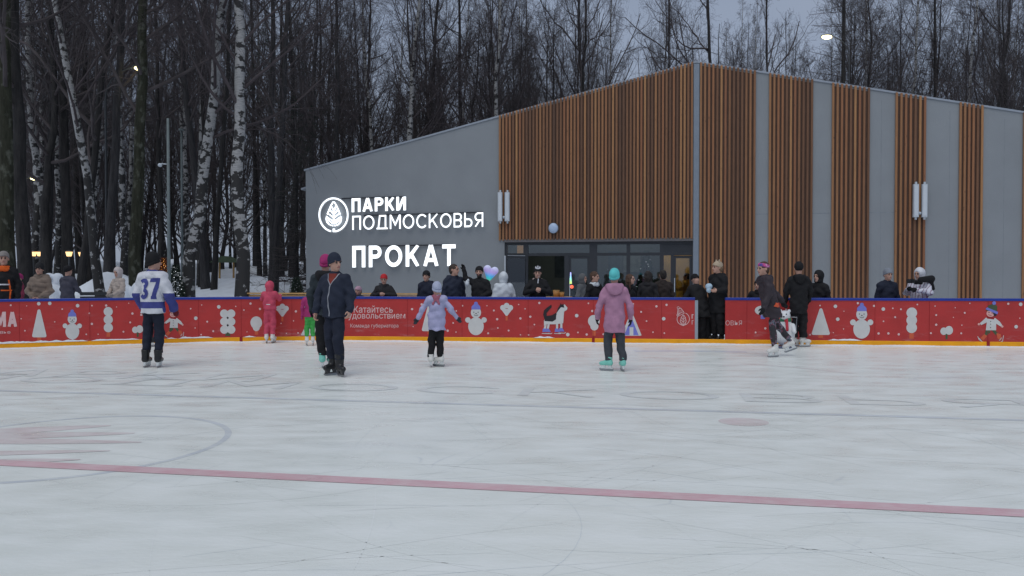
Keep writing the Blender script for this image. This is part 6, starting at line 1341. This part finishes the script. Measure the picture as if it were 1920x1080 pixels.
jk = child(p, 'jacket'); V, F = ribbon([(0, 0), (.01, -.06), (.0, -.15)], .02); decal(p, 'zipper', jk, V, F, lambda u, v: ((u, -.8, 1.46 + v), (0, 1, 0)), white, .006)
ht = child(p, 'hat'); hc = p['hc']
for pts, ww in (([(-.045, .052), (-.052, .015), (-.02, .0), (.02, .0), (.052, .015), (.045, .052)], .016), ([(0, .0), (0, .065)], .018), ([(-.02, .0), (-.04, .045)], .012), ([(.02, .0), (.04, .045)], .012)):
    V, F = ribbon(pts, ww); decal(ht, 'hat_emblem', ht, V, F, lambda u, v: ((hc[0] + u, -.6, hc[2] + .085 + v), (0, 1, 0)), white, .005 + .002 * len(pts) * .3)
# people near and behind the glazing
behind('person in grey hooded jacket standing right of the cups, facing right', 1092, 514, .9, Y=19.6, face=55, h=.012, bulk=1.15, jacket={'m': cloth("mid_grey", (.12, .125, .13)), 'hem': .44}, hood={'m': cloth("mid_grey", (.12, .125, .13))}, trousers=(black, 1.1))
behind('woman with brown hair wrapped in a big white scarf', 1114, 509, .5, face=38, h=.009, bulk=1.15, head=(22, 4, 0), hair=('brown',), jacket={'m': black, 'hem': .42}, scarf=(wht2,), trousers=(black, 1.1))
behind('woman with long fair brown hair in black coat behind the pink coat', 1181, 514, .6, face=42, h=.009, bulk=1.15, head=(18, 0, 0), hair=('brown', 'long'), jacket={'m': black, 'hem': .42}, trousers=(black, 1.1))
behind('dark haired person close to the boards just right of the pink coat', 1215, 508, 1.2, face=150, h=.012, bulk=1.2, hair=('dark', 'long'), jacket={'m': blackg, 'hem': .42}, trousers=(black, 1.1))
behind('person in dark brown jacket and dark hair facing the glazing', 1243, 506, 1.5, face=185, h=.012, bulk=1.3, hair=('dark',), jacket={'m': cloth("dark_brown", (.035, .027, .025)), 'hem': .44, 'quilt': .006}, trousers=(black, 1.1))
behind('person in mustard coat inside the warm lit doorway', 1288, 512, 1, Y=25.6, face=-120, h=.013, bulk=1.3, hair=('dark',), jacket={'m': cloth("mustard", (.42, .27, .06)), 'hem': .44}, trousers=(cloth("light_brown", (.16, .11, .08)), 1.2), arms={'L': ((.15, -.08, .66), (.14, -.2, .66)), 'R': ((-.15, -.08, .66), (-.12, -.2, .66))})
behind('person in white deer antler headband inside behind the glass', 1142, 505, 1, Y=26.4, face=20, h=.013, bulk=1.15, hat={'m': brownf, 'ears': True, 'em': wht2}, jacket={'m': cloth("soft_grey", (.28, .28, .27)), 'hem': .44}, trousers=(black, 1.1))
behind('dark figure standing inside behind the middle window', 1205, 502, 1, Y=27.2, face=-150, h=.014, bulk=1.2, hair=('dark',), jacket={'m': blackg, 'hem': .44}, trousers=(black, 1.1))
behind('dark clothed person holding something pale behind the striding woman', 1421, 524, .45, face=-35, h=.010, bulk=1.2, hat={'m': black}, jacket={'m': black, 'hem': .44}, trousers=(black, 1.1), arms={'L': ((.15, -.03, .66), (.03, -.14, .655)), 'R': ((-.15, -.03, .66), (-.04, -.14, .665))})
behind('person in black hood and mask behind the boards facing left', 1535, 508, .42, face=-48, h=.009, bulk=1.25, hs=1.02, head=(-10, 0, 0), hood={'m': black}, jacket={'m': black, 'hem': .44, 'quilt': .004}, trousers=(black, 1.1))
behind('boy in grey knitted hat and dark navy jacket behind the boards', 1664, 503, .45, face=4, h=.009, bulk=1.22, head=(4, 0, 0), hat={'m': greyb, 'up': .018, 'low': .012}, jacket={'m': navy2, 'hem': .44, 'quilt': .004}, collar='y', trousers=(black, 1.1))
wp = bpy.data.materials.new("white_patterned"); t, b = nodes_of(wp); N = t.nodes; L = t.links; co = N.new("ShaderNodeTexCoord").outputs['Object']; wv = N.new("ShaderNodeTexWave"); wv.inputs['Scale'].default_value = 5; wv.inputs['Distortion'].default_value = 9; wv.inputs['Detail'].default_value = 2; L.new(co, wv.inputs[0]); c = ramp(N, L, wv.outputs[0], [(0, (.30, .17, .22)), (.10, (.22, .20, .28)), (.2, (.60, .60, .68)), (1, (.62, .62, .70))]); L.new(c, b.inputs['Base Color']); b.inputs['Roughness'].default_value = .7
p = behind('person in white patterned jacket holding up a black camera bag', 1724, 503, .45, face=-52, h=.009, bulk=1.3, head=(-12, 4, 0), hair=('brown',), hood={'m': white}, jacket={'m': wp, 'hem': .44}, scarf=(black,), trousers=(black, 1.1), gloves=(black, 'g'), arms={'L': ((.16, -.06, .69), (.05, -.19, .72)), 'R': ((-.14, -.05, .68), (-.05, -.20, .73))})
q = MB(); q.box((0, 0, 0), (.13, .08, .09)); q.tube([(0, -.04, 0), (0, -.11, 0)], [.036, .034], 14); o = q.build('camera', mat("camera_black", (.015, .015, .017), .4)); o.location = (p.location[0] - .29, p.location[1] - .20, hgt(1703, 527, p.location[1])); o.rotation_euler = (0, 0, rad(-50)); tag(o, 'black camera held up beside the white patterned jacket', 'camera')
S = SD(.009); S.cap((-.11, 0, .03), (.12, 0, .05), .06, .075, .03, sy=.6); S.cap((.10, 0, .04), (.17, .02, -.16), .04, .035, .03, sy=.6); o = sdo('shoulder_bag', S, black); o.location = (p.location[0] + .02, p.location[1] - .22, hgt(1722, 527, p.location[1])); tag(o, 'black bag slung over the white patterned jacket', 'bag')

# ================================================================== OTHER THINGS
# snow bear skating aid
X, Y = onice(1471, 652); ba = tag(empty('skating_aid', (X, Y, 0), rad(-25)), 'white bear shaped skating aid with green and red scarf beside the boards', 'skating aid')
k_ = (hgt(1478, 577, Y)) / .82
S = SD(.010); S.ell((0, 0, .28 * k_), (.20, .17, .25 * k_), .03); S.ell((0, 0, .52 * k_), (.13, .12, .14 * k_), .06); S.ell((0, -.02, .66 * k_), (.115, .12, .105 * k_), .04); S.ell((0, -.12, .63 * k_), (.05, .055, .042), .03)
for s in (1, -1): S.ell((s * .085, .0, .755 * k_), (.034, .022, .034), .015); S.cap((s * .16, -.04, .46 * k_), (s * .20, -.14, .34 * k_), .05, .042, .03)
sdo('body', S, mat("aid_white", (.66, .68, .70), .4, .04), ba)
q = MB(); q.sphere((0, -.178, .645 * k_), (.02, .014, .016)); q.build('nose', m_eye, ba, True)
for s in (1, -1): q = MB(); q.sphere((s * .045, -.128, .695 * k_), .013); q.build('eye', m_eye, ba, True)
T = SD(.009); T.tor((0, 0, .575 * k_), .118, .108, .027, .01, sz=1.5); T.cap((.05, -.12, .56 * k_), (.07, -.19, .38 * k_), .03, .03, .01, sy=.5); so_ = sdo('scarf', T, cloth("scarf_green", (.04, .16, .09)), ba); paint(so_, [lambda c: np.sin(np.arctan2(c[:, 0], -c[:, 1]) * 5) > .35], [cloth("scarf_red", (.45, .04, .06))])
q = MB(); q.box((0, 0, .02), (.42, .50, .03)); q.build('base', mat("aid_base", (.10, .12, .2), .4), ba)
for s in (1, -1): q = MB(); q.box((s * .16, -.02, -.0), (.03, .52, .012)); q.build('runner', m_blade, ba)
q = MB(); q.tube([(-.20, .12, .3), (-.22, .20, .62), (.22, .20, .62), (.20, .12, .3)], .014, 8); q.build('handle', m_blade, ba)
# cups
for x0, yt, r0, h0, lb in ((1043, 545, .085, .16, 'tall orange paper cup on the ledge by the entrance'), (1053, 549, .07, .11, 'short orange brown cup right of the tall one on the ledge')):
    yy = 20.0; q = MB(); x_ = (x0 - 960) / FPX * yy; zt = hgt(x0, yt, yy); n = 20; q.tube([(0, 0, 0), (0, 0, h0)], [r0 * .8, r0], n); o = q.build('cup', mat("cup_orange", (.50, .24, .07), .5), None, True); o.location = (x_, yy, zt - h0); tag(o, lb, 'cup'); q = MB(); q.tube([(0, 0, h0 + .001), (0, 0, h0 + .012)], [r0 * 1.07, r0 * 1.03], n); q.build('lid', mat("cup_lid", (.62, .36, .12), .4), o)
# ledge table they stand on
yy = 20.0; tb_ = tag(empty('standing_table', ((1047 - 960) / FPX * yy, yy, 0)), 'small standing table for cups behind the boards by the entrance', 'table'); zt = hgt(1047, 557.5, yy); q = MB(); q.box((0, 0, zt - .0), (.7, .45, .03)); q.build('table_top', m_plank, tb_); q = MB(); q.tube([(0, 0, 0), (0, 0, zt - .016)], .03, 10); q.build('leg', m_frame, tb_); q = MB(); q.tube([(0, 0, 0), (0, 0, .02)], .25, 20); q.build('base', m_frame, tb_)
for o in COL.objects:
    if o.name.startswith('cup') and o.parent is None: o.location[2] = zt + .0155
# glow wand
yy = 20.3; x_ = (1070 - 960) / FPX * yy; wn_ = tag(empty('light_wand', (x_, yy, hgt(1070, 522, yy))), 'upright glowing rainbow light wand in front of the glazing', 'light wand'); q = MB(); q.tube([(0, 0, -.14), (0, 0, .16)], [.03, .012], 12)
wm = bpy.data.materials.new("wand_glow"); t, b = nodes_of(wm); N = t.nodes; L = t.links; co = N.new("ShaderNodeTexCoord").outputs['Object']; sx = N.new("ShaderNodeSeparateXYZ"); L.new(co, sx.inputs[0]); mr = N.new("ShaderNodeMapRange"); mr.inputs[1].default_value = -.14; mr.inputs[2].default_value = .16; L.new(sx.outputs[2], mr.inputs[0]); c = ramp(N, L, mr.outputs[0], [(.1, (.5, .8, .1)), (.4, (.1, .8, .5)), (.7, (.08, .3, .9)), (1, (.3, .2, .9))]); L.new(c, b.inputs['Emission Color']); b.inputs['Emission Strength'].default_value = 1.2; q.build('tube', wm, wn_, True)
q = MB(); q.sphere((.03, 0, -.22), .045); q.build('handle_light', mat("wand_red", (.8, .1, .05), .4, 0, emis=(1, .12, .06), estr=1.5), wn_, True)
# lamps
m_lamp = mat("lamp_glow", (1, .95, .7), .4, 0, emis=(1.0, .88, .42), estr=4); m_pole = mat("pole_galvanised", (.13, .16, .165), .55, .1); m_pole_d = mat("pole_dark", (.05, .055, .06), .6, .1)
def streetlamp(px, py, Y, label, arm=-1, pole=m_pole_d, zg=None, lampr=1.0, curve=True, power=5):
    x = (px - 960) / FPX * Y; z = hgt(px, py, Y); g = float(terrain(x, Y)) - .1 if zg is None else zg; xb = x + arm * 1.1; ro = tag(empty('street_lamp', (xb, Y, g)), label, 'street lamp', 'lit street lamps in the wood'); zz_ = z - g
    q = MB(); pts = [(0, 0, 0), (0, 0, zz_ - 1.1)] + [(-arm * 1.1 * (1 - math.cos(a)), 0, zz_ - 1.1 + 1.1 * math.sin(a)) for a in np.linspace(.2, 1.5, 7)]; q.tube(pts, [.05, .035] + [.025] * 7, 10); q.build('pole', pole, ro, True)
    q = MB(); q.sphere((-arm * 1.2, 0, zz_ + .03), (.30, .15, .06)); hd = q.build('lamp_head', pole, ro, True); q = MB(); q.sphere((-arm * 1.22, -.03, zz_ - .045), (.24 * lampr, .15, .10 * lampr)); q.build('bulb', m_lamp, hd, True)
    l = bpy.data.lights.new("lamp_light", 'POINT'); l.energy = power; l.color = (1, .9, .6); l.shadow_soft_size = .15; lo_ = bpy.data.objects.new("lamp_light", l); COL.objects.link(lo_); lo_.parent = ro; lo_.location = (-arm * 1.22, -.15, zz_ - .25)
streetlamp(260, 126, 27, 'lit street lamp on a curved arm left of the thick straight trunk', -1, lampr=.8)
streetlamp(63, 333, 36, 'lit street lamp low among the trunks at far left', -1, lampr=.8)
streetlamp(1551, 68, 41.5, 'bright lit street lamp above the pavilion roof', 1, lampr=1.15, zg=0, power=15)
# park lamp post with camera
X = (317 - 960) / FPX * 22.0; lp = tag(empty('lamp_post', (X, 22.0, 0)), 'tall grey green metal post with small camera beside the hockey player', 'lamp post'); q = MB(); q.tube([(0, 0, -.1), (0, 0, 2), (0, 0, hgt(317, 222, 22))], [.052, .047, .036], 14); q.build('pole', m_pole, lp, True)
zc_ = hgt(304, 310, 22); q = MB(); q.sphere((-.21, -.05, zc_), (.06, .06, .055)); q.tube([(0, 0, zc_ + .03), (-.2, -.04, zc_ + .04)], .015, 8); q.build('camera_dome', m_lam, lp, True)
X = (342 - 960) / FPX * 34.0; lp2 = tag(empty('lamp_post', (X, 34.0, float(terrain(X, 34)))), 'thinner grey post farther back, right of the camera post', 'lamp post'); q = MB(); q.tube([(0, 0, -.2), (0, 0, 7)], [.055, .04], 10); q.build('pole', m_pole, lp2, True); q = MB(); q.tube([(0, 0, 7), (0, 0, 7.08)], [.12, .10], 12); q.build('pole_cap', m_pole, lp2)
m_lant = mat("lantern_glow", (1, .75, .4), .5, 0, emis=(1.0, .60, .25), estr=1.5)
for px, py, Y, lb in ((63, 475, 33, 'left of the twin warm lanterns, half hidden by a birch'), (75, 475, 33.1, 'right of the twin warm lanterns, half hidden by a birch'), (130, 475, 31, 'warm glowing lantern above the purple grey jacket'), (153, 475.5, 35, 'warm glowing lantern right of the brighter single one')):
    x = (px - 960) / FPX * Y; g = float(terrain(x, Y)); z = hgt(px, py, Y); la = tag(empty('park_lantern', (x, Y, g)), lb, 'lantern', 'small warm park lanterns'); q = MB(); q.tube([(0, 0, -.2), (0, 0, z - g - .12)], .035, 8); q.build('post', m_pole_d, la)
    q = MB(); w0, w1, hh = .06, .095, .12; c_ = z - g; q.hexa([(-w0, -w0, c_ - hh), (w0, -w0, c_ - hh), (w0, w0, c_ - hh), (-w0, w0, c_ - hh), (-w1, -w1, c_ + hh * .5), (w1, -w1, c_ + hh * .5), (w1, w1, c_ + hh * .5), (-w1, w1, c_ + hh * .5)]); q.build('lantern_glass', m_lant, la)
    q = MB(); q.hexa([(-.12, -.12, c_ + .065), (.12, -.12, c_ + .065), (.12, .12, c_ + .065), (-.12, .12, c_ + .065), (-.03, -.03, c_ + .13), (.03, -.03, c_ + .13), (.03, .03, c_ + .13), (-.03, .03, c_ + .13)]); q.build('lantern_roof', m_pole_d, la)
# decorated small tree and glowing figure
rg = np.random.default_rng(5)
def lit_bush(px, ytop, Y, w_, label, name, cat, lightm, nl, leaf):
    x = (px - 960) / FPX * Y; g = float(terrain(x, Y)) - .05; Hh = hgt(px, ytop, Y) - g; ro = tag(empty(name, (x, Y, g)), label, cat); V = []; n = 3500
    t_ = rg.random(n); a = rg.random(n) * 6.28; rr = w_ * (1.03 - t_) ** .8 * (.55 + .5 * rg.random(n)); c_ = np.stack([rr * np.cos(a), rr * np.sin(a), .1 + t_ * (Hh - .1)], 1); d = np.stack([np.cos(a), np.sin(a), -.3 + 0 * a], 1) + rg.normal(0, .5, (n, 3)); d /= np.linalg.norm(d, axis=1, keepdims=True); s_ = np.cross(d, rg.normal(0, 1, (n, 3))); s_ /= np.linalg.norm(s_, axis=1, keepdims=True)
    V = np.stack([c_ - s_ * .012, c_ + s_ * .012, c_ + d * .09], 1).reshape(-1, 3); obj('crown', (V, np.arange(3 * n).reshape(n, 3)), leaf, ro); q = MB(); q.tube([(0, 0, -.3), (0, 0, Hh * .8)], [.05, .02], 8); q.build('trunk', m_bark, ro)
    q = MB()
    for i in range(nl): t1 = i / nl; a1 = i * 2.4 + rg.random(); r1 = w_ * (1.03 - t1) ** .8 * 1.02; q.sphere((r1 * math.cos(a1), r1 * math.sin(a1), .1 + t1 * (Hh - .1)), .012, 0, 6, 4)
    o_ = q.build('string_lights', lightm, ro); o_['kind'] = 'stuff'
fairy = mat("fairy_light", (1, 1, 1), .5, 0, emis=(.9, .95, 1), estr=1.1); fairyo = mat("fairy_light_warm", (1, .6, .2), .5, 0, emis=(1, .45, .12), estr=2.2)
lit_bush(329, 497, 24, .42, 'dark round clipped tree with small white string lights', 'decorated_tree', 'decorated tree', fairy, 70, m_needle)
lit_bush(307, 484, 26, .30, 'small tree wound with warm orange lights left of the grey post', 'decorated_tree', 'decorated tree', fairyo, 110, cloth("copper_tinsel", (.22, .07, .03)))
lit_bush(556, 520, 23.5, .42, 'dark bush with frosty white tips by the pavilion corner', 'bush', 'bush', mat("frost_tips", (.7, .72, .75), .7), 90, m_needle)
lit_bush(38, 505, 23.5, .28, 'thin bush with pink lights behind the dark trunk', 'decorated_bush', 'decorated bush', mat("fairy_light_pink", (1, .5, .6), .5, 0, emis=(1, .35, .5), estr=1.0), 60, cloth("dark_pink_tinsel", (.12, .03, .05)))
# bench with a raised dark back and plank feeder hut
Y = 23; X = (198 - 960) / FPX * Y; be = tag(empty('park_bench', (X, Y, float(terrain(X, Y))), rad(20)), 'dark park bench on the snow behind the boards', 'bench')
for i in range(4): q = MB(); q.box((0, .0 + i * .11, .45), (1.5, .09, .035)); q.build('seat_slat', m_pole_d, be)
for i in range(3): q = MB(); q.box((0, .42 + i * .03, .58 + i * .13), (1.5, .03, .10)); q.build('back_slat', m_pole_d, be)
for s in (-1, 1): q = MB(); q.box((s * .62, .18, .2), (.05, .45, .5)); q.build('leg', m_pole_d, be)
Y = 42; X = (425 - 960) / FPX * Y; g = float(terrain(X, Y)); hut = tag(empty('feeder_shelter', (X, Y, g)), 'small wooden shelter with a green brown roof far back on the snow', 'shelter'); zt = hgt(425, 488, Y) - g
for sx_ in (-1, 1): q = MB(); q.box((sx_ * .38, 0, zt / 2 - .2), (.08, .08, zt + .2)); q.build('post', m_plank, hut)
q = MB(); q.hexa([(-.75, -.5, zt - .12), (.75, -.5, zt - .12), (.75, .5, zt - .12), (-.75, .5, zt - .12), (-.1, -.45, zt + .22), (.1, -.45, zt + .22), (.1, .45, zt + .22), (-.1, .45, zt + .22)]); q.build('roof', mat("hut_roof", (.07, .10, .06), .8), hut)
# snow blocks behind the boards at left
for px, yt, Y, wd, lb in ((116, 531, 22, .35, 'squared snow block behind the boards right of the tan puffer'), (246, 528, 23, .42, 'squared snow block left of the hockey player'), (100, 510, 22.6, .3, 'tall rounded snow heap right of the tan puffer')):
    x = (px - 960) / FPX * Y; g = float(terrain(x, Y)); zt = hgt(px, yt, Y); S = SD(.03); S.cap((-wd / 2, 0, g - .2), (-wd / 2, 0, zt - wd * .6), wd * .5, wd * .5, .1); S.cap((wd / 2, 0, g - .2), (wd / 2, 0, zt - wd * .5), wd * .5, wd * .45, .1); o = sdo('snow_block', S, m_snow, None, lambda P: .02 * np.sin(14 * P[:, 0] + 2) * np.sin(11 * P[:, 2])); o.location = (x, Y, 0); tag(o, lb, 'snow block')


lit_bush(1212, 470, 26.3, .5, 'small green holiday tree inside behind the middle windows', 'indoor_tree', 'holiday tree', fairy, 30, mat("fir_green", (.06, .16, .09), .8, .2))
q = MB(); fbox(q, uu(1125), uu(1232), 0, 1.1, -4.2, -3.7); q.build('interior_counter', mat("counter_pale", srgb(170, 172, 168), .5, .06), bld)
for a0, a1, z0, z1, cl in ((1124, 1150, 1.5, 2.4, (95, 110, 120)), (1158, 1196, 1.6, 2.3, (150, 150, 142)), (1004, 1030, 1.4, 2.3, (70, 76, 82))):
    q = MB(); fbox(q, uu(a0), uu(a1), z0, z1, -4.998, -4.96); q.build('interior_board', mat("board_%d" % a0, srgb(*cl), .6, .25, 5), bld)
